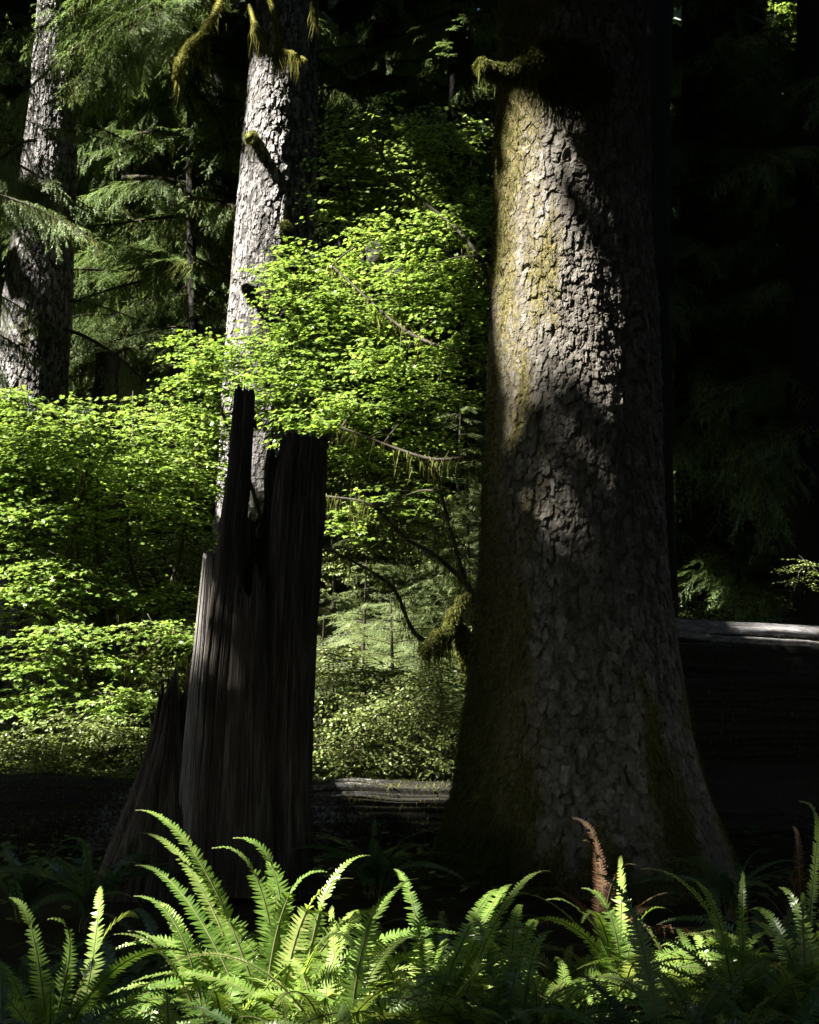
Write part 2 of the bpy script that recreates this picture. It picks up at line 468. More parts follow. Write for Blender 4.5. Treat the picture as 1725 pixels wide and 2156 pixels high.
exec_shafts = [
    # big trunk
    (1050, 330, 9.1, 1045, 640, 9.1, 26), (1080, 310, 9.0, 1080, 640, 9.0, 18), (1135, 570, 8.95, 1145, 690, 8.95, 20), (1215, 590, 8.9, 1230, 720, 8.9, 26), (1262, 620, 8.9, 1290, 800, 8.9, 16, .85),
    (1065, 225, 9.1, 1080, 300, 9.0, 20), (1020, 128, 8.4, 1035, 135, 8.4, 12), (1150, 95, 8.6, 1235, 140, 8.8, 20, .5),
    (1195, 930, 9.0, 1210, 1010, 9.0, -8, .6), (1200, 1060, 9.0, 1215, 1330, 9.0, 0, .47), (1110, 1600, 9.0, 1120, 1640, 9.0, -10, .7),
    
    # second trunk
    (545, 160, 19.6, 530, 470, 19.6, 50, .58), (530, 540, 19.6, 520, 860, 19.6, 65), (505, 950, 19.6, 505, 1050, 19.6, 40),
    # left trunk
    (105, -20, 21.6, 90, 270, 21.6, 65, .9), (75, 330, 21.6, 45, 520, 21.6, 55, .65), (35, 600, 21.6, 15, 820, 21.6, 55, .55),
    # spruce boughs, upper left
    (230, 100, 18.3, 480, 20, 18.1, 150, 1, .8), (455, 10, 17.2, 380, 150, 16.8, 45, 1, .5), (560, -10, 18.9, 600, 130, 18.9, 50, 1, 1.5), (220, 180, 18.3, 440, 170, 18.3, 90, 1, .8), (20, 40, 19.5, 10, 480, 19.5, 80, .85, .6),
    (420, 240, 23.2, 450, 420, 23.2, 90, .7, .5), (260, 470, 23.2, 420, 610, 23.2, 100, .85, .7), (180, 670, 23.5, 330, 720, 23.5, 100, .9, .7), (200, 800, 23.5, 250, 820, 23.5, 80, .8), (230, 300, 23.5, 330, 400, 23.5, 80, .5),
    # maple thicket, left
    (40, 880, 14, 400, 870, 14.5, 80), (60, 1000, 14, 440, 960, 14.5, 100), (230, 1050, 14, 420, 1050, 14.5, 70, 1), (150, 1000, 14, 440, 1010, 15, 100), (330, 930, 14.6, 450, 940, 15.4, 90), (30, 1150, 13.5, 130, 1230, 13.5, 70, .85),
    (60, 1250, 13, 200, 1240, 13, 50, .8), (250, 1340, 13, 400, 1330, 13, 50, .95), (90, 1370, 13, 150, 1400, 13, 60, .85), (120, 1480, 12.8, 300, 1480, 12.8, 40, .8),
    (40, 1560, 12.3, 260, 1545, 12.3, 50, .85), (60, 1430, 13, 200, 1500, 12.7, 60, .7),
    # maple thicket, middle
    (400, 730, 15.2, 560, 740, 15.2, 75), (600, 540, 15.4, 700, 620, 15.2, 75), (620, 700, 15, 820, 720, 14.5, 85), (620, 830, 14.6, 760, 850, 14.4, 75, .95),
    (880, 590, 14.4, 1000, 640, 14.2, 65, .95), (880, 760, 14, 960, 780, 13.8, 65, .8), (470, 830, 15, 520, 830, 15, 50),
    (700, 290, 15.8, 800, 420, 15.8, 90, .52), (840, 250, 15.8, 980, 300, 15.5, 80, .40), (860, 400, 15.8, 980, 420, 15.5, 80, .45),
    # hemlocks and undergrowth in the middle
    (960, 880, 15.6, 970, 1100, 15.6, 80, .95), (860, 1050, 14.5, 940, 1200, 14.5, 90, .9), (830, 930, 13.1, 1000, 1010, 12.9, 60, 1), (860, 880, 16.2, 1000, 870, 15.8, 60, 1), (800, 1000, 14.9, 960, 1080, 14.6, 60, 1), (720, 1240, 13.6, 880, 1320, 13.6, 110, .95), (960, 1270, 12.1, 935, 1350, 12.1, 40),
    (700, 1420, 13, 900, 1460, 13, 90, .8), (700, 1590, 11.8, 930, 1580, 11.8, 60, .75), (760, 1120, 14.5, 700, 1090, 14.5, 80, .85), (720, 930, 15.3, 960, 1000, 15.3, 90, .8), (760, 1030, 14.8, 940, 1060, 14.8, 80, .75), (930, 1000, 12.8, 960, 1180, 12.6, 40, .8),
    # ferns
    (430, 1850, 5.3, 330, 1740, 5.4, 40, .75), (540, 1830, 5.2, 640, 1980, 5.1, 105), (740, 1850, 5.2, 700, 1990, 5.1, 60), (330, 1990, 5.0, 460, 1960, 5.1, 30, .7),
    (560, 2060, 4.8, 640, 2090, 4.8, 50, .7), (90, 1950, 5.0, 190, 1880, 5.2, 34, .85), (890, 1890, 5.4, 1010, 1870, 5.5, 22, .9), (1000, 1930, 5.3, 1100, 1960, 5.2, 25, .55),
    (1290, 1850, 6.0, 1390, 1920, 5.8, 24, .9), (1270, 1920, 5.6, 1150, 2000, 5.1, 20, .45), (1660, 1870, 5.5, 1725, 1900, 5.4, 16, .6),
    (250, 2060, 4.6, 900, 2060, 4.4, 90, .31), (1000, 2040, 4.7, 1700, 2030, 4.9, 90, .29), (600, 2000, 4.9, 900, 2000, 5, 70, .5), (100, 2060, 4.2, 400, 2060, 4.2, 80, .34),
    (720, 60, 28, 760, 330, 28, 80, .5), (900, 60, 24, 1000, 180, 24, 70, .45), (700, 1180, 14.4, 960, 1160, 14.4, 100, .85), (680, 1360, 13, 960, 1380, 13, 110, 1), (680, 1500, 12.2, 940, 1500, 12, 100, .85),
    (1240, 1760, 6.6, 1260, 1830, 6.6, 25, .8), (1685, 1700, 7.1, 1690, 1730, 7.1, 20, .9),
    # logs, stump edge, specks on the right
    (780, 1655, 10.9, 945, 1655, 10.9, 26, .85), (1430, 1320, 11.7, 1780, 1325, 12.3, 26, .8), (415, 1190, 8.66, 400, 1360, 8.66, 22, 1),
    (1660, 20, 23, 1725, 220, 23, 60, .45), (1640, 620, 26, 1630, 720, 26, 50, .4), (1690, 1190, 17, 1690, 1200, 17, 30, .9),
    (1600, 440, 24, 1640, 460, 24, 40, .25),
]
for a in exec_shafts:
    S(*a)

# ---------------------------------------------------------------- unseen crown foliage, cut to shape the light
_SPR = np.array([[0, 0], [.10, .16], [.22, .12], [.34, .30], [.45, .20], [.60, .30], [.72, .14], [1, 0], [.74, -.16], [.58, -.27], [.47, -.17], [.33, -.31], [.2, -.13], [.1, -.17]])


def sprays(mb, pts, size, rg, mat=0, gate=False, base=None):
    n = len(pts)
    a = rg.random(n) * 2 * PI
    d = unit(np.stack([np.cos(a), np.sin(a), -.5 + .5 * rg.normal(size=n)], -1))
    L = size * (.6 + .8 * rg.random(n))
    if gate:
        k = closed(pts, .12 * size) & closed(pts + d * L[:, None] * .5, .3 * size) & closed(pts + d * L[:, None], .1 * size)
        pts, d, L, n = pts[k], d[k], L[k], int(k.sum())
    if base is not None:
        pts = pts - base
    s = unit(np.cross(d, np.array([0, 0, 1.0]) + .5 * rg.normal(size=(n, 3))))
    up = np.cross(s, d)
    q = _SPR
    V = pts[:, None] + (d[:, None] * q[None, :, 0:1] + s[:, None] * q[None, :, 1:2] - up[:, None] * (.25 * q[None, :, 0:1] ** 2)) * L[:, None, None]
    k = len(q)
    mb.add(V.reshape(-1, 3), [np.arange(n * k).reshape(n, k)], mat)


def crown_mesh(n, x, y, z0, z1, rad, rg, parent, size=.9, fine=3.0):
    """Big sprays everywhere, small sprays where the crown borders an opening."""
    mb = MB()
    b = np.array([x, y, 0.0])
    sprays(mb, crown_points(n, x, y, z0, z1, rad, rg), size, rg, 0, True, b)
    p = crown_points(int(n * fine), x, y, z0, z1, rad, rg)
    p = p[~closed(p, size * 1.1)]
    if len(p):
        sprays(mb, p, size * .36, rg, 0, True, b)
    return mb.obj('crown', [M['crown']], parent)


def crown_points(n, x, y, z0, z1, rad, rg):
    z = z0 + (z1 - z0) * rg.random(n * 2) ** 1.0
    a = rg.random(n * 2) * 2 * PI
    rr = rad * np.sqrt(rg.random(n * 2)) * np.clip(1.05 - .75 * (z - z0) / (z1 - z0), .2, 1)
    return np.stack([x + rr * np.cos(a), y + rr * np.sin(a), z], -1)[:n]


def added_shade_tree(x, y, z0, z1, rad, n, label, size=.9):
    rg = np.random.default_rng(int(abs(x * 131 + y * 17)) + 3)
    t = thing('added_shade_conifer', (x, y, 0), label, 'tree', 'added unseen conifers that shade the clearing')
    crown_mesh(n, x, y, z0, z1, rad, rg, t, size)
    zz = np.linspace(-.3, z1, 14)
    p = np.stack([zz * 0 + .2 * np.sin(zz * .2), zz * 0, zz], -1)
    m2 = MB()
    V, F = tube(p, np.linspace(.42, .05, 14), 14, .25, 4)
    m2.add(V, F, 0, True)
    m2.obj('trunk', [M['bark_dark']], t)
    return t


OV = 'added unseen conifer, its crown cut open to shape the light on the clearing'
for x, y in [(-9, .2), (-10, 9), (-13.5, -5), (-15, 4.3), (-16, 12.9), (-21, -3.5), (-21.5, 4.6), (-22, 10), (-27, 2), (-28, 11.7), (-15, 19), (-13, 14.8), (-27, -7), (-33, 6), (-33, -1.2), (-22, 16.5), (-29, 19)]:  # added trees toward the sun, crowns carved to leave the sun patches
    added_shade_tree(x, y, 5.5 + .15 * abs(x + 9), 44, 5.6, 4200, OV)
for x, y in [(-5, -6), (3, -7), (10, -3), (11, 5), (11.5, 12), (17, 2), (16, 11), (19, 19), (-6, -14), (5, -15), (14, 25), (-18, 26), (-14, -13), (14, -11), (-24, -15), (22, -6), (25, 8), (0, -23), (-12, -23), (12, -22)]:  # more added trees behind and to the sides, to cut sky light
    added_shade_tree(x, y, 2.5 if y < -5 or x > 15 else 6.0, 38, 5.8, 3600, OV)

# ---------------------------------------------------------------- conifer branch prototypes (axis +x, up +z)
def conifer_branch(name, L, seed, droop=.35, hang=.6, mossy=.5, mats=None, sec_len=.34, nd=.026):
    rg = np.random.default_rng(seed)
    mb = MB()
    n = 16
    x = np.linspace(0, 1, n)
    ax = np.stack([x * L, .06 * L * np.sin(x * 4 + seed), -droop * L * x ** 1.7 + .1 * L * np.maximum(x - .7, 0)], -1)
    V, F = tube(ax, np.linspace(.012 * L, .003, n), 5, .2, seed)
    mb.add(V, F, 1, True)
    ns = int(L / .055)
    ts = np.linspace(.1, .995, ns) + rg.normal(size=ns) * .004
    ts = np.clip(ts, .05, 1)
    side = np.where(np.arange(ns) % 2, 1.0, -1.0)
    B = np.stack([np.interp(ts, x, ax[:, i]) for i in range(3)], -1)
    sl = L * sec_len * (1.08 - ts) ** .75 * (.3 + .95 * rg.random(ns)) * np.clip(ts * 4, .35, 1)
    ang = np.radians(62 - 22 * ts + rg.normal(size=ns) * 9)
    D = unit(np.stack([np.cos(ang), side * np.sin(ang), -hang * (.1 + 1.3 * rg.random(ns))], -1))
    # along each secondary, tertiaries
    tb, td, tl = [], [], []
    for i in range(ns):
        m = max(2, int(sl[i] / .05))
        u = np.linspace(.12, 1, m)
        p = B[i] + D[i] * sl[i] * u[:, None] + np.array([0, 0, -1]) * (hang * .35 * sl[i] * u ** 2)[:, None]
        q = np.vstack([B[i][None], p])
        # the woody axis as a flat strip
        w = .004
        sv = unit(np.cross(D[i], [0, 0, 1.0])) * w
        VV = np.stack([q - sv, q + sv], 1).reshape(-1, 3)
        k = np.arange(len(q) - 1)[:, None] * 2
        mb.add(VV, [k + np.array([[0, 1, 3, 2]])], 1)
        for sgn in (-1, 1):
            lat = unit(np.cross(D[i], [0, 0, 1.0])) * sgn
            dd = unit(D[i] * .75 + lat[None] * .7 + np.array([0, 0, -hang * .6]) + rg.normal(size=(m, 3)) * .32)
            tb.append(p); td.append(dd); tl.append(sl[i] * .3 * (1.1 - u * .7) * (.6 + .7 * rg.random(m)) + .035)
        tb.append(q[-1:]); td.append(D[i][None] + np.array([[0, 0, -.4 * hang]])); tl.append(np.array([.08]))
    tb, td, tl = np.concatenate(tb), unit(np.concatenate(td)), np.concatenate(tl)
    step = .0125
    cnt = np.maximum(3, (tl / step).astype(int))
    ii = np.repeat(np.arange(len(tb)), cnt)
    kk = np.concatenate([np.arange(c) for c in cnt])
    u = (kk + .5) / cnt[ii]
    base = tb[ii] + td[ii] * (tl[ii] * u)[:, None] + np.array([0, 0, -1.0]) * (.25 * hang * tl[ii] * u * u)[:, None]
    for rep in range(2):
        lat = unit(np.cross(td[ii], np.array([0, 0, 1.0]) + .35 * rg.normal(size=(len(ii), 3))))
        sg = np.where((kk + rep) % 2, 1.0, -1.0)[:, None]
        nd_d = unit(td[ii] * .75 + lat * sg * .8 + rg.normal(size=(len(ii), 3)) * .22)
        ln = nd * (.75 + .5 * rg.random(len(ii)))[:, None]
        w = td[ii] * .0042
        V = np.stack([base - w, base + w, base + nd_d * ln], 1).reshape(-1, 3)
        mb.add(V, [np.arange(len(ii) * 3).reshape(-1, 3)], 0)
    # hanging moss under the axis
    nm = int(mossy * 110 * L)
    if nm:
        t = rg.random(nm) ** .8
        p = np.stack([np.interp(t, x, ax[:, i]) for i in range(3)], -1) + rg.normal(size=(nm, 3)) * .03
        V, F = blades(p, np.array([[0, 0, -1.0]]) + rg.normal(size=(nm, 3)) * .15, .05 + .3 * rg.random(nm) ** 2.4, .008 + .012 * rg.random(nm), .3, seed)
        mb.add(V, F, 2)
    return mb.mesh(name, mats)


CM = [M['needles'], M['twig'], M['moss']]
BR = [conifer_branch('branch', 2.6, 21, .30, .75, .7, CM), conifer_branch('branch', 3.0, 22, .45, .95, .9, CM), conifer_branch('branch', 2.2, 23, .2, .6, .4, CM),
      conifer_branch('branch', 3.3, 24, .55, 1.1, 1.0, CM), conifer_branch('branch', 2.4, 25, .38, .85, .8, CM)]
HM = [M['pale_needles'], M['twig'], M['moss']]
HB = [conifer_branch('branch', 1.3, 31, .22, .35, 0, HM, .42, .02), conifer_branch('branch', 1.6, 32, .35, .5, .2, HM, .42, .02)]


def put_branch(me, parent, loc, az, tilt, scale, roll=0.0, gate=False):
    if gate:
        b = np.array(parent.location) + np.asarray(loc)
        dr = np.array([math.cos(az), math.sin(az), math.sin(tilt) - .35]) * 2.5 * scale
        if not closed(b + dr * np.linspace(.25, 1, 5)[:, None], .1, 2.0).all():
            return None
    o = bpy.data.objects.new('branch', me)
    COL.objects.link(o)
    o.parent = parent
    o.matrix_local = Matrix.Translation(Vector([float(c) for c in loc])) @ Matrix.Rotation(az, 4, 'Z') @ Matrix.Rotation(-tilt, 4, 'Y') @ Matrix.Rotation(roll, 4, 'X') @ Matrix.Scale(scale, 4)
    return o


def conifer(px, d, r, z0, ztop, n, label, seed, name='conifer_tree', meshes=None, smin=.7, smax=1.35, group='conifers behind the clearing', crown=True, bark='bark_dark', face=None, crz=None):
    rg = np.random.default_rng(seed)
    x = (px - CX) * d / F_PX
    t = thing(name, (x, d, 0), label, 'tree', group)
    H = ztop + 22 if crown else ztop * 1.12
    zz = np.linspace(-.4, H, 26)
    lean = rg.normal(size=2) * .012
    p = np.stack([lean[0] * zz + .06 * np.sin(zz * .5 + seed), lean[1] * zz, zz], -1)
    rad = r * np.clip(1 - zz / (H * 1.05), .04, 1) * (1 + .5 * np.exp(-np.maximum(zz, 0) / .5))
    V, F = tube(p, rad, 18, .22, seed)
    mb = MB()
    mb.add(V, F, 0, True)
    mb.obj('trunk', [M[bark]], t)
    meshes = meshes or BR
    zs = z0 + (ztop - z0) * (np.arange(n) + rg.random(n)) / n
    for i, z in enumerate(zs):
        az = i * 2.39996 + rg.normal() * .4
        if face is not None:
            az = face + (rg.random() - .5) * 2 * 2.2
        fr = 1 if crown else max(.2, 1.1 - (z / ztop))
        c = [np.interp(z, zz, p[:, 0]), np.interp(z, zz, p[:, 1]), z]
        put_branch(meshes[rg.integers(len(meshes))], t, c, az, rg.normal() * .12 + (.05 if crown else .25), (smin + (smax - smin) * rg.random()) * fr, rg.normal() * .25, crown)
    if crown:
        cz = crz or max(ztop, P(0, -120, d)[2])
        crown_mesh(1500, x, d, cz, cz + 20, 4.4, rg, t)
    return t


for a in [
    (330, 27, .38, 1, 15, 85, 'dark mossy conifer between the two pale trunks, drooping boughs catching flecks of sun', 101),
    (265, 24.0, .10, .8, 13, 95, 'slim conifer with lit feathery boughs close right of the leaning grey trunk', 118),
    (405, 23.4, .10, 2.0, 13, 95, 'slim conifer with lit drooping boughs close left of the brightly lit trunk', 119),
    (440, 34, .40, 2, 18, 85, 'deep green conifer just left of the brightly lit trunk, set far back in shade', 102),
    (15, 29, .42, 1, 16, 80, 'conifer at the left edge behind the leaning grey trunk', 103),
    (-215, 20.5, .4, 3, 11, 60, 'sunlit conifer reaching in from the left edge in front of the grey trunk', 104),
    (215, 40, .45, 1, 20, 80, 'far dim conifer whose straight trunk shows right of the leaning grey trunk', 105),
    (790, 30, .40, 2, 16, 90, 'dark conifer with moss curtains between the lit trunk and the giant trunk', 106),
    (965, 25, .30, 3, 13, 70, 'dark conifer touching the upper left edge of the giant trunk', 107),
    (690, 42, .45, 2, 22, 80, 'farthest conifer seen above the maple, right of the lit trunk', 108),
    (1470, 22, .34, 1, 12, 80, 'black shaded conifer directly right of the giant trunk', 109),
    (1610, 28, .40, 1, 15, 90, 'black shaded conifer standing behind the raised grey log', 110),
    (1790, 21, .36, 1, 11, 70, 'shaded conifer reaching in at the right edge above the raised log', 111),
    (1400, 38, .45, 1, 20, 80, 'far conifer glimpsed close behind the right side of the giant trunk', 112),
    (1545, 40, .45, 1, 20, 80, 'far dark conifer half way between the giant trunk and right edge', 113),
    (1720, 36, .42, 1, 19, 80, 'conifer in the upper right corner with bright speckled leaves', 114),
    (560, 48, .45, 1, 24, 80, 'remote dim conifer beyond the brightly lit trunk, farther than its neighbours', 115),
    (100, 46, .45, 1, 23, 80, 'remote dim conifer beyond the leaning grey trunk, farther than its neighbours', 116),
    (900, 44, .45, 1, 22, 80, 'remote dim conifer beyond the dark one that touches the giant trunk', 117),
]:
    conifer(*a)

# far wood that closes every view
rg = np.random.default_rng(77)
mb = MB()
n = 60000
x = rg.uniform(-46, 46, n); y = rg.uniform(50, 66, n); z = rg.uniform(0, 40, n)
sprays(mb, np.stack([x, y, z], -1), 1.5, rg)
n = 9000
for sgn in (-1, 1):
    x = sgn * rg.uniform(24, 36, n) ; y = rg.uniform(22, 56, n); z = rg.uniform(0, 36, n)
    sprays(mb, np.stack([x, y, z], -1), 1.5, rg)
for k in range(26):
    x0 = -44 + 88 * (k + rg.random()) / 26
    y0 = rg.uniform(49, 58)
    V, F = tube(np.array([[x0, y0, -.5], [x0 + .2, y0, 15], [x0, y0, 36]]), np.array([.6, .45, .1]), 10)
    mb.add(V, F, 1, True)
tag(mb.obj('distant_woods', [M['crown'], M['bark_dark']]), 'dark mass of distant forest closing the view behind all the trees', 'forest', None, 'stuff')

# ---------------------------------------------------------------- ground
xs = np.concatenate([np.linspace(-300, -16, 16), np.linspace(-15, 15, 181), np.linspace(16, 300, 16)])
ys = np.concatenate([np.linspace(-200, -2, 12), np.linspace(-1.5, 30, 200), np.linspace(32, 400, 20)])
X, Y = np.meshgrid(xs, ys)


def gz(x, y):
    x, y = np.asarray(x, float), np.asarray(y, float)
    return .10 * fbm(x * .35, y * .35, 0, 3, 61) + .035 * fbm(x * 2.2, y * 2.2, 0, 3, 62) - .02


G = np.stack([X, Y, gz(X, Y)], -1)
n, m = X.shape
i, j = np.meshgrid(np.arange(n - 1), np.arange(m - 1), indexing='ij')
mb = MB()
mb.add(G.reshape(-1, 3), [np.stack([i * m + j, i * m + j + 1, (i + 1) * m + j + 1, (i + 1) * m + j], -1).reshape(-1, 4)], 0, True)
tag(mb.obj('ground', [M['ground']]), 'dark forest floor of duff and moss', 'ground', None, 'structure')

rg = np.random.default_rng(8)
n = 16000
p = np.stack([rg.uniform(-9, 9, n), rg.uniform(8, 26, n), np.zeros(n)], -1)
p[:, 2] = gz(p[:, 0], p[:, 1]) + .04 + .16 * rg.random(n)
mb = MB()
a = rg.random(n) * 2 * PI
d = np.stack([np.cos(a), np.sin(a), .1 * rg.normal(size=n)], -1)
s = np.cross(d, np.array([0, 0, 1.0]) + .3 * rg.normal(size=(n, 3)))
sz = (.03 + .04 * rg.random(n))[:, None]
q = [(0, 0), (.35, .38), (.75, .36), (1, 0), (.75, -.36), (.35, -.38)]
V = np.stack([p + d * sz * u * 1.3 + s * sz * v for u, v in q], 1)
mb.add(V.reshape(-1, 3), [np.arange(n * 6).reshape(-1, 6)], 0)
tag(mb.obj('ground_cover', [M['cover']]), 'low leafy ground cover over the shaded forest floor', 'ground cover', None, 'stuff')

# ---------------------------------------------------------------- big spruce
DB = 9.5
bx = (1215 - CX) * DB / F_PX
big = thing('giant_spruce', (bx, DB, 0), 'giant flaky barked conifer, nearest and thickest, with a mossy limb across its upper trunk', 'tree')


def moss_big(TH, Z, nx, ny, h):
    m = .85 * sstep(.1, .95, -nx) * sstep(.9, -.6, ny) * (.55 + .75 * fbm(nx * 3, ny * 3, Z * 1.1, 4, 201))
    lo = np.exp(-np.maximum(Z, 0) / 1.0) * (.68 + .8 * fbm(nx * 2.5, ny * 2.5, Z * 1.6, 4, 202)) * (.35 + .9 * sstep(-.1, .75, nx) + .8 * sstep(.3, .9, -nx))
    m = m + .40 * sstep(-.35, .5, -nx) * (.35 + .8 * fbm(nx * 4, ny * 4, Z * 1.7, 4, 205)) * sstep(.9, -.2, ny)
    sp = .42 * sstep(.05, .45, fbm(nx * 3.4 + 9, ny * 3.4, Z * 1.9, 4, 203))
    return np.clip(m + lo + sp, 0, 1)


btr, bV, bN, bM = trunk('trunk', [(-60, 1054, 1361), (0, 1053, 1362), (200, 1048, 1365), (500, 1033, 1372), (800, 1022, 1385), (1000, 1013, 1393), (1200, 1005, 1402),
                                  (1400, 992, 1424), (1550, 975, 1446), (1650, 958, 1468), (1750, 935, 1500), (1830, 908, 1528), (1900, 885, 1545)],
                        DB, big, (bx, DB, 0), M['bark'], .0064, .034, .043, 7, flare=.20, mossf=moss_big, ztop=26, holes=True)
fuzz('bark_moss', bV, bN, bM, .42, 26000, .028, .0045, M['moss'], big, 71, (0, 7))
fuzz('base_moss', bV, bN, bM, .42, 26000, .055, .006, M['moss'], big, 72, (0, 3.0), .9)


def mossy_limb(name, pts, r, parent, base, mat, hangn, hangl, seed, fur=1.0, sides=14, lumpy=.35, barkmat=None):
    """A limb wrapped in moss: tube + short fur + hanging strands. One part with a sub-part of hanging strands."""
    rg = np.random.default_rng(seed)
    n = max(24, len(pts) * 10)
    p = spline(np.asarray(pts) - np.asarray(base), n)
    rr = np.interp(np.linspace(0, 1, n), np.linspace(0, 1, len(r)), r)
    rr = rr * (1 + lumpy * fbm(np.arange(n) * .28, seed, 0, 3, seed))
    mb = MB()
    V, F = tube(p, rr, sides, .4, seed)
    mb.add(V, F, 0, True)
    k = int(fur * n * 60)
    vi = rg.integers(len(V), size=k)
    nrm = unit(V[vi] - np.repeat(p, sides, 0)[vi])
    mb.add(*blades(V[vi] - nrm * .004, nrm + rg.normal(size=(k, 3)) * .5 + np.array([0, 0, -.3]), .25 * rr.max() + .012 + .02 * rg.random(k), .004 + .1 * rr.max() * .4, .7, seed), 0)
    o = mb.obj(name, [mat] if barkmat is None else [barkmat], parent)
    hangn = int(hangn * 1.7)
    if hangn:
        m2 = MB()
        c = rg.random(max(3, hangn // 14))
        t = np.clip(c[rg.integers(len(c), size=hangn)] + rg.normal(size=hangn) * .018, 0, 1)
        pp = np.stack([np.interp(t, np.linspace(0, 1, n), p[:, i]) for i in range(3)], -1)
        pp[:, 2] -= np.interp(t, np.linspace(0, 1, n), rr) * .6
        pp += rg.normal(size=(hangn, 3)) * .02
        m2.add(*blades(pp, np.array([[0, 0, -1.0]]) + rg.normal(size=(hangn, 3)) * .12, hangl * (.2 + rg.random(hangn) ** 2.0), .005 + .008 * rg.random(hangn), .25, seed + 1))
        m2.obj('hanging_moss', [mat], o)
    return o


LB = (bx, DB, 0)
mossy_limb('mossy_limb', [P(1265, 175, 9.0), P(1215, 125, 8.75), P(1158, 108, 8.6), P(1105, 142, 8.55), P(1060, 150, 8.5), P(1012, 132, 8.4)], [.09, .095, .085, .05, .038, .022], big, LB,
           M['moss'], 200, .14, 301, 3.0, 18)
mossy_limb('mossy_limb', [P(1245, 165, 9.0), P(1200, 190, 8.8), P(1150, 170, 8.8), P(1120, 160, 8.7)], [.08, .075, .055, .03], big, LB, M['moss'], 240, .24, 302, 2.2, 16)
rg = np.random.default_rng(5)
crown_mesh(2500, bx, DB, 9, 36, 4.8, rg, big)

# ---------------------------------------------------------------- two pale trunks
def moss_far(TH, Z, nx, ny, h):
    return np.clip(.55 * sstep(.25, .55, fbm(nx * 2.5, ny * 2.5, Z * .8, 4, 211)) + .5 * sstep(.75, 1, -nx) * (fbm(nx, ny, Z * .9, 3, 212) + .4), 0, 1)


D1, D2 = 22.0, 20.0
x1 = (60 - CX) * D1 / F_PX
left = thing('leaning_spruce', (x1 - .4, D1, 0), 'grey barked trunk at the far left, leaning right, partly lit', 'tree')
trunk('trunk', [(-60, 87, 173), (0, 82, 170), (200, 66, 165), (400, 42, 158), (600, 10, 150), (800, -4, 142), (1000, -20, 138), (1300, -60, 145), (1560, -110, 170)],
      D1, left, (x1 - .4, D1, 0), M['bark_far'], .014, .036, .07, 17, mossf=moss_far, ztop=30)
x2 = (560 - CX) * D2 / F_PX
mid = thing('sunlit_spruce', (x2, D2, 0), 'pale trunk in full sun behind the maple leaves, left of centre', 'tree')
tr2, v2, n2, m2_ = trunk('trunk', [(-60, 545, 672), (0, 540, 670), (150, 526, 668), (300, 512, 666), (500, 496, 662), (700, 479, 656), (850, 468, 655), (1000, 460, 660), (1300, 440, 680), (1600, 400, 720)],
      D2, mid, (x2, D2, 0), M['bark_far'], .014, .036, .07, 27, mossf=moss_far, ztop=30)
BM = (x2, D2, 0)
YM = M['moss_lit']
mossy_limb('mossy_limb', [P(485, -120, 18.6), P(470, -30, 17.8), P(455, 25, 17.2), P(425, 72, 17.0), P(395, 100, 16.9), P(376, 140, 16.8), P(370, 165, 16.8)], [.015, .02, .045, .055, .05, .03], mid, BM, YM, 90, .35, 311, 1.6)
mossy_limb('mossy_limb', [P(436, 70, 17.0), P(432, 110, 17.0), P(430, 138, 17.0)], [.02, .03, .03], mid, BM, YM, 20, .25, 312, 1.2)
mossy_limb('mossy_limb', [P(562, -20, 19.3), P(580, 35, 19.0), P(588, 75, 18.9), P(586, 110, 18.9), P(578, 130, 18.9)], [.015, .02, .04, .045, .03], mid, BM, YM, 120, .5, 313, 1.6)
mossy_limb('mossy_limb', [P(525, 10, 19.3), P(540, 60, 19.0), P(558, 96, 18.9), P(572, 118, 18.9)], [.025, .03, .03, .03], mid, BM, YM, 40, .4, 314, .6)
mossy_limb('mossy_limb', [P(588, 105, 18.9), P(615, 112, 18.8), P(644, 128, 18.7)], [.03, .03, .02], mid, BM, YM, 90, .30, 315, .8)
mossy_limb('mossy_limb', [P(660, -40, 18.9), P(660, 10, 18.8), P(661, 40, 18.8)], [.02, .04, .02], mid, BM, YM, 40, .3, 316, .8)
mossy_limb('mossy_limb', [P(545, 640, 19.6), P(530, 615, 19.2), P(518, 604, 19.0)], [.09, .07, .05], mid, BM, M['moss'], 30, .3, 317, 1.0)
mossy_limb('mossy_limb', [P(535, 290, 19.6), P(525, 288, 19.2)], [.08, .06], mid, BM, M['moss'], 20, .3, 318, 1.0)
mossy_limb('mossy_limb', [P(600, 470, 19.4), P(608, 490, 19.3)], [.06, .05], mid, BM, M['moss'], 40, .35, 319, 1.0)
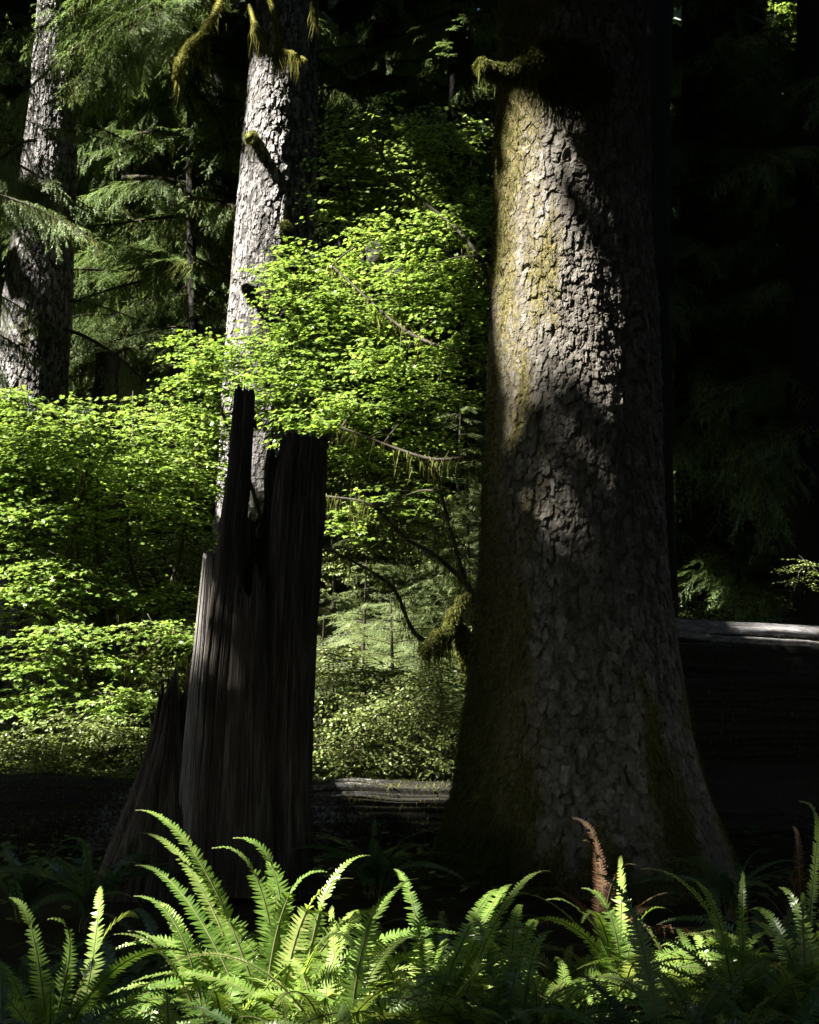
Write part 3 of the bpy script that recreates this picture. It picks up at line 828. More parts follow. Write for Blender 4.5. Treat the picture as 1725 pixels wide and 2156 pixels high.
# boughs of the two pale trunks that hang into view
rg = np.random.default_rng(90)
for k, (px, py, d, az, sc, ti) in enumerate([
    (520, -40, 18.8, 178, 1.25, -.10), (530, -10, 18.9, 190, 1.2, -.2), (500, -70, 18.8, 170, 1.35, .05), (470, 20, 18.7, 185, .95, -.25), (545, -60, 19, 215, 1.0, -.1), (410, -40, 18.6, 200, 1.1, -.2),
    (400, -60, 18.4, 180, 1.1, -.15), (340, -50, 18.2, 190, 1.0, -.25), (360, -20, 18.8, 175, .9, -.35), (480, 60, 19.5, 200, .8, -.3), (300, -60, 19, 215, .9, -.3), (450, -20, 18.2, 230, .9, -.3), (520, -80, 18.3, 184, 1.5, -.12), (480, -60, 17.9, 176, 1.4, -.2), (430, -80, 18.1, 186, 1.3, -.15), (400, 40, 18.0, 184, .9, -.45), (350, 60, 18.3, 178, .8, -.5), (300, 40, 18.1, 190, .7, -.4), (500, 20, 18.6, 182, 1.2, -.3), (480, -30, 18.0, 188, 1.3, -.35), (420, 30, 18.5, 176, 1.0, -.3), (380, 0, 18.1, 192, .9, -.4), (330, 20, 18.6, 186, .8, -.4), (520, 60, 19, 195, .9, -.45), (450, 90, 19.2, 185, .8, -.5), (300, -20, 18.0, 180, .8, -.4),
]):
    put_branch(BR[k % 5], mid, P(px, py, d) - np.array(BM), math.radians(az), ti, sc * .8, rg.normal() * .3, px > 490 or d > 18.55)
L1 = (x1 - .4, D1, 0)
for k, (px, py, d, az, sc, ti) in enumerate([(100, 280, 21.3, 330, .8, -.1), (90, 300, 21.3, 250, .7, -.2), (150, 260, 21.4, 350, .6, -.1), (80, 330, 21.3, 290, .6, -.3), (60, 460, 21.4, 200, .6, -.2),
                                             (150, 640, 21.4, 350, .7, -.1), (145, 700, 21.4, 340, .8, -.2), (60, 80, 21.4, 190, .9, -.2), (70, 0, 21.4, 200, 1.0, -.2)]):
    put_branch(BR[(k + 2) % 5], left, P(px, py, d) - np.array(L1), math.radians(az), ti, sc, rg.normal() * .3, True)
for t, xx, dd in ((left, x1 - .4, D1), (mid, x2, D2)):
    cz = P(0, -200, dd)[2]
    crown_mesh(1600, xx, dd, cz, cz + 22, 4.6, rg, t)

# leaning dead trunk and dark trunks
def dead_trunk(name, pts, r, label, seed, mat='bark_dark', cat='dead tree'):
    base = np.array(pts[0])
    p = spline(np.array(pts) - base, 24)
    mb = MB()
    V, F = tube(p, np.interp(np.linspace(0, 1, 24), np.linspace(0, 1, len(r)), r), 18, .3, seed)
    mb.add(V, F, 0, True)
    o = mb.obj(name, [M[mat]], None, Vector(base.tolist()))
    return tag(o, label, cat)


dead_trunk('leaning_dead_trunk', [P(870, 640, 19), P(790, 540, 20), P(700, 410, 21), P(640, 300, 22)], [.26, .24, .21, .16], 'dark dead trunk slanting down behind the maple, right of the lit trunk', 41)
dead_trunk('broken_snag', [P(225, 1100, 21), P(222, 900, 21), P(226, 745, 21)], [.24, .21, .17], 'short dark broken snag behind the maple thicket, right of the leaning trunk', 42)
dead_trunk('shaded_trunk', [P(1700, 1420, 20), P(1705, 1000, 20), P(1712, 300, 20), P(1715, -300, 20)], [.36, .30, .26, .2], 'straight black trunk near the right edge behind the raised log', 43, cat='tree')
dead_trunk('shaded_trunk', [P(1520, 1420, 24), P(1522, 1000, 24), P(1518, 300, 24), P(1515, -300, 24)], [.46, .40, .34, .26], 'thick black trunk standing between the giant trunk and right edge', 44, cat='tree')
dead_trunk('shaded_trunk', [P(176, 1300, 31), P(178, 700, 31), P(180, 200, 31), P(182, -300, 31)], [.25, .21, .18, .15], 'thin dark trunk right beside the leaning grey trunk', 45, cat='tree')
dead_trunk('shaded_trunk', [P(1385, 1400, 17), P(1378, 600, 17), P(1385, 0, 17), P(1388, -300, 17)], [.24, .2, .17, .15], 'grey trunk peeping out at the top right side of the giant trunk', 46, 'bark_far', cat='tree')

# ---------------------------------------------------------------- broken stump
SD = 8.7
sb = P(470, 1870, SD)
sb[2] = 0
stump = thing('broken_stump', sb, 'tall dark broken stump split into upright slabs, in front of the maple thicket', 'stump')


def slab(name, rows, d, depth, seed, jag=.05, label=None, flutes=9, deep=.12, mat='wood', dz=0.0, mossy=0.0):
    """Upright slab of split wood: rows of (y_px, left_px, right_px) from top to bottom; a closed body with fluted grain."""
    z, c, w = [], [], []
    for y, l, r in rows:
        a, b = P(l, y, d), P(r, y, d)
        z.append(a[2]); c.append((a[0] + b[0]) / 2); w.append((b[0] - a[0]) / 2)
    z, c, w = [np.array(q)[::-1] for q in (z, c, w)]
    nz, nt = 240, 400
    zz = np.linspace(z[0], z[-1], nz)
    th = np.linspace(0, 2 * PI, nt, endpoint=False)
    TH, Z = np.meshgrid(th, zz)
    C, W = np.interp(Z, z, c), np.interp(Z, z, w)
    dp = depth * np.interp(Z, [z[0], z[-1]], [1.25, .85])
    k = 3.4
    ca, sa = np.cos(TH), np.sin(TH)
    q = (np.abs(ca) ** k + np.abs(sa) ** k) ** (-1 / k)
    g = fbm(ca * flutes * .32 + seed, sa * flutes * .32, Z * .45, 4, seed)
    g2 = fbm(ca * flutes * 2.4, sa * flutes * 2.4 + seed, Z * 2.2, 4, seed + 3)
    crack = -sstep(.35, .6, vnoise(ca * flutes * .8 + .3 * np.sin(Z * 2), sa * flutes * .8, Z * .7, seed + 5)) - .8 * sstep(.55, .7, vnoise(ca * 2.2, sa * 2.2, Z * 3.2, seed + 6))
    q = q * (1 + .75 * deep * g * .7 + .03 * g2 + .085 * crack + .022 * vnoise(ca * flutes * 6, sa * flutes * 6, Z * 1.6, seed + 15) + .012 * vnoise(ca * flutes * 13, sa * flutes * 13, Z * 5, seed + 16))
    X = C + ca * q * W
    Y = d + sa * q * dp * .5
    top = sstep(z[-1] - .35, z[-1], Z)
    Zj = Z + jag * top * (2.6 * fbm(ca * 2.6, sa * 2.6, seed, 4, seed + 8) + .2 * np.cos(TH * 7 + seed))
    V = np.stack([X, Y, Zj], -1) - sb
    n, m = Z.shape
    i, j = np.meshgrid(np.arange(n - 1), np.arange(m), indexing='ij')
    j2 = (j + 1) % m
    Fq = np.stack([i * m + j, i * m + j2, (i + 1) * m + j2, (i + 1) * m + j], -1).reshape(-1, 4)
    V = V.reshape(-1, 3)
    cen = V[-m:].mean(0) - np.array([0, 0, jag * .8])
    V = np.vstack([V, cen[None]])
    t = np.arange(m)
    cap = np.stack([(n - 1) * m + t, (n - 1) * m + (t + 1) % m, np.full(m, n * m)], -1)
    ms = np.clip(mossy * (.4 + fbm(X * 5, Y * 5, Z * 3, 3, seed)), 0, 1).ravel()
    A = np.stack([np.append(ms, 0), np.zeros(n * m + 1) + .001], -1)
    mb = MB()
    mb.add(V, [Fq, cap], 0, True, A)
    o = mb.obj(name, [M[mat]], stump)
    if label:
        o['label'] = label
    return o


slab('slab', [(822, 497, 536), (900, 489, 532), (1000, 481, 526), (1100, 466, 518), (1250, 448, 512), (1400, 432, 500), (1550, 424, 490), (1700, 410, 485), (1880, 395, 490)], 8.62, .30, 401, .02,
     'tall narrow slab rising above the rest of the stump', 7, .06)
slab('slab', [(930, 592, 688), (955, 590, 687), (1000, 576, 686), (1100, 566, 682), (1300, 560, 668), (1500, 552, 658), (1700, 545, 654), (1880, 535, 660)], 8.72, .46, 402, .05, 'broad blunt slab on the right side of the stump', 8, .09)
slab('slab', [(965, 572, 600), (1050, 560, 600), (1150, 548, 595), (1300, 535, 590), (1600, 520, 585), (1880, 500, 580)], 8.80, .34, 408, .05, None, 6, .08)
slab('slab', [(1170, 430, 460), (1250, 422, 462), (1350, 412, 460), (1450, 400, 455), (1600, 385, 450), (1750, 368, 450), (1880, 350, 450)], 8.66, .24, 403, .03, 'paler slab on the left edge, side light painted into its wood', 6, .07, 'lit_wood')
slab('slab', [(1232, 495, 560), (1300, 488, 566), (1450, 478, 575), (1600, 470, 580), (1750, 455, 585), (1880, 440, 600)], 8.56, .26, 404, .10, None, 8, .10)
slab('back_wall', [(1105, 500, 552), (1200, 492, 560), (1400, 470, 580), (1700, 450, 600), (1880, 440, 610)], 8.98, .26, 405, .06, None, 6, .1)
slab('root_flare', [(1462, 372, 392), (1500, 352, 398), (1600, 322, 410), (1700, 285, 430), (1800, 240, 450), (1890, 195, 470)], 8.78, .50, 406, .14, None, 9, .16, mossy=.5)
slab('root_flare', [(1475, 338, 350), (1520, 328, 356), (1600, 305, 372), (1700, 262, 400), (1800, 222, 420), (1890, 190, 440)], 8.95, .34, 407, .12, None, 8, .16, mossy=.6)
# torn splinters on the rim
mb = MB()
rg = np.random.default_rng(44)
for (px, py, d, tx, ty) in [(672, 935, 8.6, 692, 934), (640, 932, 8.7, 645, 922), (655, 932, 8.6, 668, 920), (530, 860, 8.6, 541, 905), (345, 1490, 8.9, 342, 1462), (381, 1470, 8.8, 380, 1455), (330, 1530, 8.9, 316, 1500),
                            (610, 935, 8.7, 606, 921), (548, 1115, 8.9, 552, 1098)]:
    a, b = P(px, py + 12, d), P(tx, ty, d - .05)
    V, F = tube(np.array([a, (a + b) / 2 + rg.normal(size=3) * .01, b]) - sb, np.array([.035, .022, .004]), 6, .3, 3)
    mb.add(V, F, 0, False)
mb.obj('splinters', [M['wood']], stump)

# ---------------------------------------------------------------- fallen logs
def fallen_log(name, a, b, r0, r1, label, seed, mat, moss_shade, groove=.05, fuzzn=0, grooves=(), bumpy=0.0, fl=.04):
    a, b = np.asarray(a, float), np.asarray(b, float)
    L = np.linalg.norm(b - a)
    n, m = int(L / .03), 360
    t = np.linspace(0, 1, n)
    th = np.linspace(0, 2 * PI, m, endpoint=False)
    TH, T = np.meshgrid(th, t)
    ax = unit(b - a)
    N = unit(np.cross(ax, [0, 0, 1.0]))
    B = np.cross(N, ax)
    ca, sa = np.cos(TH), np.sin(TH)
    rr = (r0 + (r1 - r0) * T) * (1 + groove * fbm(ca * 5 + seed, sa * 5, T * L * .35, 4, seed) + .6 * groove * fbm(ca * 13, sa * 13 + seed, T * L * .7, 3, seed + 2)
                                 - 1.4 * groove * sstep(.3, .55, vnoise(ca * 6, sa * 6, T * L * .22, seed + 4)) + .04 * fbm(ca, sa, T * L * .8, 2, seed + 6))
    crk = T * 0
    rr = rr * (1 + bumpy * fbm(T * L * 1.3, ca * .6, sa * .6, 3, seed + 31))
    for ga, gw, gd in grooves:
        wob = TH - ga - .10 * fbm(T * L * .5, ga, 0, 3, seed + 21)
        gg = np.exp(-(wob / gw) ** 2) * sstep(-.75, .1, vnoise(T * L * .6, ga * 3, 0, seed + 22))
        rr = rr - gd * gg
        crk = np.maximum(crk, gg)
    V = (a + (b - a) * T[..., None] + N * (ca * rr)[..., None] + B * (sa * rr)[..., None])
    nn_ = fbm(V[..., 0] * 1.5, V[..., 1] * 1.5, V[..., 2] * 2, 4, seed + 9)
    ms = np.clip(moss_shade + .5 * nn_, 0, 1) if moss_shade > .6 else np.clip(sstep(.73, .65, sa + .06 * nn_) + .3 * nn_, 0, 1)  # raised log: shade painted on the sides below a pale top strip
    ms = np.maximum(ms, sstep(.25, .7, crk))  # cracks painted dark too, since sun along the log leaves them unshaded
    base = (a + b) / 2
    i, j = np.meshgrid(np.arange(n - 1), np.arange(m), indexing='ij')
    j2 = (j + 1) % m
    Fq = np.stack([i * m + j, i * m + j2, (i + 1) * m + j2, (i + 1) * m + j], -1).reshape(-1, 4)
    mb = MB()
    A = np.stack([ms, ms * 0 + .001], -1).reshape(-1, 2)
    mb.add((V - base).reshape(-1, 3), [Fq, np.arange(m)[None], (np.arange(m)[::-1] + (n - 1) * m)[None]], 0, True, A)
    o = mb.obj(name, [M[mat]], None, Vector(base.tolist()))
    tag(o, label, 'log')
    if fuzzn:
        nr = N * ca[..., None] + B * sa[..., None]
        rg = np.random.default_rng(seed)
        idx = np.where((ms.ravel() > .35) & (nr.reshape(-1, 3)[:, 1] < .6))[0]
        if len(idx):
            pk = rg.choice(idx, fuzzn)
            m2 = MB()
            m2.add(*blades((V - base).reshape(-1, 3)[pk], nr.reshape(-1, 3)[pk] + rg.normal(size=(fuzzn, 3)) * .5, .02 + fl * rg.random(fuzzn), .006, .8, seed))
            m2.obj('moss', [M['moss']], o)
    return o


fallen_log('fallen_log', P(-500, 1745, 11.2), P(1440, 1752, 10.9), .42, .36, 'low mossy log lying across the floor behind the stump and giant trunk', 51, 'log', .72, .10, 16000, [(1.1, .03, .05), (.8, .03, .05), (1.5, .03, .04)], .16, .08)
fallen_log('raised_log', P(1290, 1455, 11.7), P(2250, 1465, 13.4), .60, .56, 'huge grey weathered log at eye height, right of the giant trunk', 52, 'log', .22, .10, 2500, [(1.13, .050, .10), (.96, .060, .12), (.85, .035, .09), (1.32, .03, .05)])
fallen_log('rotten_log', P(1330, 1728, 11.7), P(2200, 1722, 12.8), .54, .52, 'black rotten log supporting the raised grey log', 53, 'log', .9, .08, 2000)

# ---------------------------------------------------------------- maples
_tip = np.radians([0, 38, 78, 122])
_no = np.radians([19, 58, 100])


def leaf_outline():
    a = [(0, 1.0), (19, .60), (38, .92), (58, .54), (78, .74), (100, .42), (125, .46)]
    pts = [(180, .06)]
    up = [(r * math.cos(math.radians(t)), r * math.sin(math.radians(t))) for t, r in a]
    lo = [(x, -y) for x, y in up[1:]][::-1]
    return np.array([(-.06, 0)] + lo + up[:1] + up[1:])


LEAF = leaf_outline()
OVAL = np.array([(0, 0), (.25, -.26), (.6, -.30), (1, 0), (.6, .30), (.25, .26)])


def leaves(mb, base, d, up, size, shape, rg, mat=0, fold=.18):
    n = len(base)
    d = unit(d)
    s = unit(np.cross(up, d))
    u = np.cross(d, s)
    q = shape
    k = len(q)
    bend = -.22 * q[:, 0] ** 2
    V = base[:, None] + (d[:, None] * q[None, :, 0:1] + s[:, None] * q[None, :, 1:2] + u[:, None] * (bend[None, :, None] + fold * np.abs(q[None, :, 1:2]))) * size[:, None, None]
    mb.add(V.reshape(-1, 3), [np.arange(n * k).reshape(n, k)], mat)


def shrub(name, base, stems, pads, label, cat, group, seed, mat, shape=LEAF, leaf=(.048, .088), dens=.19, moss=True, limb_r=.035, mossn=160, twl=.5, tiltv=.30):
    """stems: lists of world points from the base; pads: (px, py, d, rx_px, ry_px[, density])."""
    rg = np.random.default_rng(seed)
    base = np.asarray(base, float)
    t = thing(name, base, label, cat, group)
    wood, fol, ms = MB(), MB(), MB()
    nodes = []
    for st in stems:
        p = spline(np.array(st), 26)
        r = np.linspace(limb_r, limb_r * .3, 26)
        V, F = tube(p - base, r, 8, .35, seed)
        wood.add(V, F, 0, True)
        nodes.append(p)
        k = int(mossn * 1.8)
        i = rg.integers(26, size=k)
        q = p[i] + rg.normal(size=(k, 3)) * .03
        ms.add(*blades(q - base, np.array([[0, 0, -1.0]]) + rg.normal(size=(k, 3)) * .25, .03 + .24 * rg.random(k) ** 2.6, .005 + .008 * rg.random(k), .4, seed))
    nodes = np.concatenate(nodes)
    for pd in pads:
        px, py, d, rx, ry = pd[:5]
        dn = pd[5] if len(pd) > 5 else 1.0
        c = P(px, py, d)
        RX, RZ = rx * d / F_PX, ry * d / F_PX
        nt = max(4, int(rx * ry * dens * dn / 9))
        # limb from nearest lower stem node
        dist = np.linalg.norm(nodes - c, axis=1) + 1.2 * np.maximum(nodes[:, 2] - c[2], 0)
        s0 = nodes[dist.argmin()]
        lp = bez(s0, s0 + (c - s0) * .4 + np.array([0, 0, .12]), c - (c - s0) * .2, c + unit(c - s0) * RX * .4, 12)
        V, F = tube(lp - base, np.linspace(limb_r * .38, .004, 12), 6, .2, seed)
        wood.add(V, F, 0, True)
        a = rg.random(nt) * 2 * PI
        rr = np.sqrt(rg.random(nt))
        off = np.stack([np.cos(a) * rr * RX, np.sin(a) * rr * RX * .85, np.clip(rg.normal(size=nt) * .55, -1.3, 1.3) * RZ], -1)
        off[:, 2] = np.round(off[:, 2] / .09) * .09 + rg.normal(size=nt) * .02 - .10 * RX * rr ** 2
        tb = c + off
        out = np.stack([np.cos(a), np.sin(a) * .9, rg.normal(size=nt) * .12 - .05], -1) + rg.normal(size=(nt, 3)) * np.array([.55, .55, .05])
        out = unit(out)
        L = twl * (.6 + .7 * rg.random(nt))
        nn = 5
        for q in range(nn + 1):
            u = (q + .6) / (nn + .6)
            pos = tb + out * (L * (u - .5))[:, None] + np.array([0, 0, -1.0]) * (.10 * L * u * u)[:, None]
            for sg in ((-1, 1) if q < nn else (0,)):
                lat = np.cross(out, [0, 0, 1.0]) * sg
                dd = out * (.55 if sg else 1) + lat * .85 + rg.normal(size=(nt, 3)) * .22 + np.array([0, 0, -.14])
                up = np.array([0, 0, 1.0]) + .22 * SUN + rg.normal(size=(nt, 3)) * tiltv
                sz = (leaf[0] + (leaf[1] - leaf[0]) * rg.random(nt)) * (1 - .25 * abs(u - .5))
                keep = rg.random(nt) > .06
                leaves(fol, (pos + dd * .012 - base)[keep], dd[keep], up[keep], sz[keep] * .62, shape, rg)
        # thin twigs
        e0, e1 = tb - out * (L * .5)[:, None], tb + out * (L * .5)[:, None] + np.array([0, 0, -1.0]) * (.10 * L)[:, None]
        sv = unit(np.cross(out, [0, 0, 1.0])) * .0032
        sv2 = np.array([0, 0, 1.0]) * .0032
        for w in (sv, np.broadcast_to(sv2, sv.shape)):
            V = np.stack([e0 - w, e0 + w, e1 + w * .5, e1 - w * .5], 1) - base
            wood.add(V.reshape(-1, 3), [np.arange(nt * 4).reshape(-1, 4)], 0)
    wood.obj('branches', [M['twig']], t)
    fol.obj('foliage', [M[mat]], t)
    if moss and ms.n:
        ms.obj('hanging_moss', [M['moss']], t)
    return t


VG = 'vine maples of the sunlit thicket'


def g0(px, d):
    q = P(px, 1400, d)
    q[2] = 0
    return q


b = g0(60, 14.6)
shrub('vine_maple', b, [[b, P(40, 1350, 14.3), P(60, 1150, 14), P(40, 950, 14)], [b, P(110, 1300, 14), P(160, 1100, 13.6), P(190, 960, 13.4)], [b, P(-30, 1300, 14), P(-40, 1100, 14)]],
      [(40, 850, 14.2, 90, 30), (60, 905, 14, 130, 40), (150, 940, 13.5, 160, 42), (60, 1000, 14, 130, 45), (-10, 940, 14, 90, 50), (100, 1085, 13.6, 130, 35, .8), (20, 1150, 14, 100, 40), (110, 1200, 13.5, 120, 30, .8), (120, 1130, 14.2, 130, 30, .5), (60, 1290, 13.6, 110, 24, .5), (-20, 1060, 14, 90, 40, .7)],
      'vine maple at the left edge, its leaves meeting the foot of the leaning grey trunk', 'tree', VG, 501, 'maple')
b = g0(330, 15.2)
shrub('vine_maple', b, [[b, P(320, 1350, 15), P(270, 1150, 14.6), P(280, 950, 14.5)], [b, P(350, 1300, 15), P(390, 1120, 15), P(420, 930, 15)], [b, P(240, 1330, 14.5), P(205, 1150, 14), P(205, 1010, 14)]],
      [(280, 855, 15, 130, 28, .5), (210, 890, 15, 120, 36, .5), (340, 905, 14.6, 150, 42, .6), (300, 985, 14.5, 160, 46), (390, 1010, 15, 110, 40), (250, 1060, 14, 140, 36), (430, 880, 15.5, 80, 40), (440, 960, 15.4, 60, 40),
       (370, 1075, 14.8, 90, 30, .7), (330, 1130, 15, 130, 40, .45), (250, 1200, 15, 120, 60, .4), (350, 1290, 14.6, 90, 24, .5), (180, 1120, 14.6, 110, 30, .5)],
      'brightest vine maple, spreading left of the tall stump slab', 'tree', VG, 502, 'maple')
b = g0(230, 13.4)
shrub('vine_maple', b, [[b, P(235, 1450, 13.3), P(300, 1380, 13), P(360, 1330, 13)], [b, P(170, 1450, 13), P(100, 1350, 13)], [b, P(270, 1400, 13.4), P(260, 1260, 13.6)]],
      [(330, 1330, 13, 110, 20), (400, 1345, 13.2, 60, 20), (240, 1250, 13.8, 120, 22, .8), (60, 1250, 13.4, 90, 24), (120, 1335, 13, 100, 26), (70, 1395, 13, 100, 30), (250, 1390, 13, 90, 20, .7), (140, 1470, 12.9, 120, 24),
       (270, 1470, 12.6, 90, 24), (360, 1250, 14.2, 70, 26, .6), (370, 1440, 13.5, 60, 24, .5), (40, 1490, 12.6, 70, 30, .7)],
      'low vine maple with tiers of pale leaves left of the stump, beneath the brightest one', 'tree', VG, 503, 'maple')
b = g0(590, 16)
shrub('vine_maple', b, [[b, P(585, 1250, 16), P(560, 1000, 15.7), P(610, 760, 15.2), P(640, 560, 15.4)], [b, P(600, 1200, 15.6), P(650, 950, 15), P(720, 720, 15)], [b, P(560, 1150, 16), P(480, 900, 15.4), P(420, 740, 15.5)]],
      [(405, 715, 15.5, 60, 22), (470, 755, 15, 100, 32), (430, 805, 15, 80, 36), (590, 745, 15, 120, 44), (690, 770, 14.8, 120, 44), (600, 820, 14.5, 110, 36), (650, 625, 15, 110, 44), (590, 570, 15.4, 70, 30), (660, 540, 15.5, 80, 28),
       (735, 690, 15, 120, 44), (740, 600, 15.3, 90, 40), (670, 880, 14, 100, 34), (560, 880, 15, 60, 30), (620, 690, 15.2, 100, 34)],
      'sunlit vine maple spreading in front of the pale sunlit trunk, above the stump', 'tree', VG, 504, 'maple')
b = g0(1060, 12.6)
c0 = P(1010, 1270, 12.6)
shrub('vine_maple', b, [[b, P(1020, 1380, 12.6), c0, P(930, 1180, 12.6), P(850, 1130, 12.7), P(780, 1062, 12.8), P(690, 1045, 13)], [b, P(1010, 1330, 12.5), P(975, 1210, 12.6), P(945, 1100, 12.8), P(915, 985, 13)],
                        [b, P(1080, 1100, 12.7), P(1030, 970, 13), P(900, 965, 13.2), P(720, 900, 13.6)], [b, P(1090, 900, 12.8), P(1030, 772, 13.2), P(860, 700, 13.8), P(700, 560, 14.4)],
                        [b, P(1100, 800, 12.8), P(1030, 592, 13.4), P(970, 490, 14), P(850, 390, 14.6), P(780, 290, 15)], [b, P(1000, 1400, 12.4), P(880, 1340, 12.4), P(820, 1230, 12.4), P(680, 1150, 12.5)]],
      [(900, 565, 14, 110, 36), (965, 640, 14, 100, 36), (860, 630, 14.5, 110, 40), (850, 760, 14, 110, 44), (960, 730, 13.5, 80, 40), (780, 850, 14, 100, 36), (920, 830, 13.8, 90, 36, .8), (990, 570, 13.8, 60, 36),
       (800, 500, 14.6, 90, 36, .8), (900, 480, 14.4, 100, 40, .8), (980, 450, 14.2, 70, 40, .8), (850, 920, 14.2, 110, 34, .6), (760, 960, 14.6, 90, 36, .6), (720, 1100, 13.6, 70, 30, .6), (840, 1050, 13.6, 80, 30, .5)],
      'dark limbed vine maple growing behind the giant trunk, limbs reaching left', 'tree', VG, 505, 'maple', limb_r=.032, mossn=260)
b = g0(860, 17)
shrub('vine_maple', b, [[b, P(860, 1000, 17), P(850, 600, 16.4), P(830, 300, 16)], [b, P(900, 900, 17), P(940, 500, 16), P(950, 330, 15.6)], [b, P(820, 900, 17), P(770, 550, 16), P(730, 380, 16)]],
      [(735, 340, 16, 90, 50), (840, 270, 16, 130, 44), (950, 300, 15.6, 90, 50), (760, 420, 16, 90, 44), (870, 360, 16, 120, 50), (960, 400, 15.6, 80, 44), (870, 440, 16, 110, 44, .7), (720, 270, 16.2, 50, 24, .6), (700, 440, 16, 40, 36, .8)],
      'tall shaded vine maple, deep green, high between the lit trunk and giant trunk', 'tree', VG, 506, 'maple')

b = g0(1830, 24)
shrub('vine_maple', b, [[b, P(1830, 900, 24), P(1790, 400, 23.5), P(1740, 100, 23)], [b, P(1840, 700, 24), P(1760, 300, 23.5), P(1690, 60, 23)]],
      [(1690, 40, 23, 60, 36), (1720, 120, 23, 50, 40), (1670, 130, 23.2, 45, 30), (1715, 210, 23, 50, 36), (1650, 20, 23.4, 40, 24)],
      'distant maple in the upper right corner, its leaves sparkling with sun', 'tree', VG, 507, 'maple')

# mossy root hump of the maple by the big trunk
hump = thing('mossy_stub', P(965, 1400, 12.2), 'bright yellow mossy stub glowing against the left edge of the giant trunk', 'stub')
HBp = P(965, 1400, 12.2)
mossy_limb('stub', [P(1000, 1420, 12.3), P(975, 1340, 12.2), P(955, 1300, 12.1), P(985, 1250, 12.1)], [.07, .06, .045, .03], hump, HBp, M['moss'], 60, .12, 331, 1.6, 18, .6)
mossy_limb('stub', [P(950, 1320, 12.1), P(925, 1345, 12.0), P(890, 1375, 12.0)], [.06, .06, .03], hump, HBp, M['moss'], 120, .22, 332, 1.2, 14, .6)

# ---------------------------------------------------------------- hemlock saplings and undergrowth shrubs
HG = 'hemlock saplings in the undergrowth'
for a in [(965, 16.2, .05, .3, 4.4, 60, 'pale green hemlock sapling hugging the left edge of the giant trunk', 601), (770, 13.9, .04, .1, 2.3, 44, 'feathery pale hemlock sapling in the gap right of the stump', 602),
          (870, 14.6, .04, .1, 2.1, 44, 'pale hemlock sapling behind the curved mossy maple limb', 603), (700, 15.2, .04, .2, 3.2, 40, 'dim hemlock sapling peeping past the right stump slab', 604),
          (830, 13.2, .04, .1, 1.9, 60, 'dense pale hemlock sapling midway between stump and giant trunk', 606), (930, 14.2, .04, .2, 2.9, 70, 'pale hemlock sapling rising behind the mossy maple base', 607),
          (690, 13.2, .04, .1, 1.6, 50, 'pale hemlock sapling right against the right stump slab', 608), (900, 15.2, .04, .3, 3.5, 60, 'pale hemlock sapling in the middle of the gap, above the arched mossy limb', 610), (975, 14.0, .04, .3, 3.3, 60, 'pale hemlock sapling beside the giant trunk, at limb height', 611),
          (790, 15.6, .04, .3, 3.0, 60, 'pale hemlock sapling behind the sprawling shrub, right of the stump', 612),
          (1000, 15, .05, .2, 3.8, 60, 'tall pale hemlock sapling mostly behind the giant trunk', 609),
          (45, 13.4, .04, .1, 1.3, 30, 'small shaded hemlock sapling low at the left edge', 605)]:
    conifer(*a, name='hemlock_sapling', meshes=HB, smin=.75, smax=1.25, group=HG, crown=False, bark='twig')

UG = 'leafy shrubs filling the undergrowth'
for (px, d, pads, lab, sd) in [
    (760, 12.2, [(700, 1500, 12.2, 80, 40), (770, 1430, 12.6, 90, 40), (740, 1580, 11.8, 90, 36), (690, 1390, 12.8, 60, 40), (800, 1520, 12, 80, 40)], 'small leaved shrub right of the stump base behind the low log', 701),
    (900, 12.0, [(880, 1500, 12, 90, 40), (930, 1430, 12.2, 70, 34), (880, 1590, 11.8, 90, 36), (950, 1560, 11.8, 50, 50), (840, 1440, 12.4, 60, 30)], 'small leaved shrub tucked against the left foot of the giant trunk', 702),
    (120, 12.2, [(60, 1570, 12.2, 90, 30), (150, 1545, 12.2, 100, 30), (230, 1530, 12.3, 80, 24), (100, 1610, 12, 120, 22)], 'low shrub with yellowish leaves above the left end of the mossy log', 703),
    (330, 12.6, [(300, 1560, 12.2, 60, 30), (340, 1420, 13, 60, 40, .6), (290, 1620, 12, 90, 24), (380, 1350, 13.6, 50, 60, .4)], 'dim shrub beside the spiked left root of the stump', 704),
    (820, 15.5, [(740, 1180, 14.8, 80, 50, .6), (830, 1130, 15, 90, 50, .6), (900, 1060, 15, 80, 50, .7), (720, 1040, 15.4, 60, 40, .7), (820, 990, 15.4, 100, 40, .7), (720, 940, 15.6, 80, 40, .7), (900, 940, 15.6, 90, 40, .7), (800, 1080, 14.8, 90, 40, .6), (950, 1150, 14.4, 70, 60, .6)], 'sprawling shrub behind the arched mossy limbs', 705),
    (150, 16.5, [(60, 1250, 16, 120, 60, .5), (200, 1160, 16.4, 120, 60, .5), (330, 1220, 16.5, 110, 60, .5), (420, 1180, 16.5, 60, 60, .5), (90, 1420, 15.5, 130, 60, .5), (280, 1420, 15.5, 120, 60, .5)], 'shaded shrub filling the dark hollow under the brightest maple', 706),
    (1480, 16, [(1480, 1280, 16, 90, 30, .4), (1600, 1270, 17, 80, 30, .4), (1690, 1200, 17, 40, 26, .8)], 'black shrub rising just over the raised log', 707),
]:
    b = g0(px, d)
    shrub('leafy_shrub', b, [[b] + [b + (P(q[0], q[1], q[2]) - b) * f for f in (.5, .95)] for q in pads[:4]], pads, lab, 'shrub', UG, sd, 'shrub', OVAL, (.045, .08), .22 if 600 < px < 1000 else .30, True, .018, 70, .35, .6)

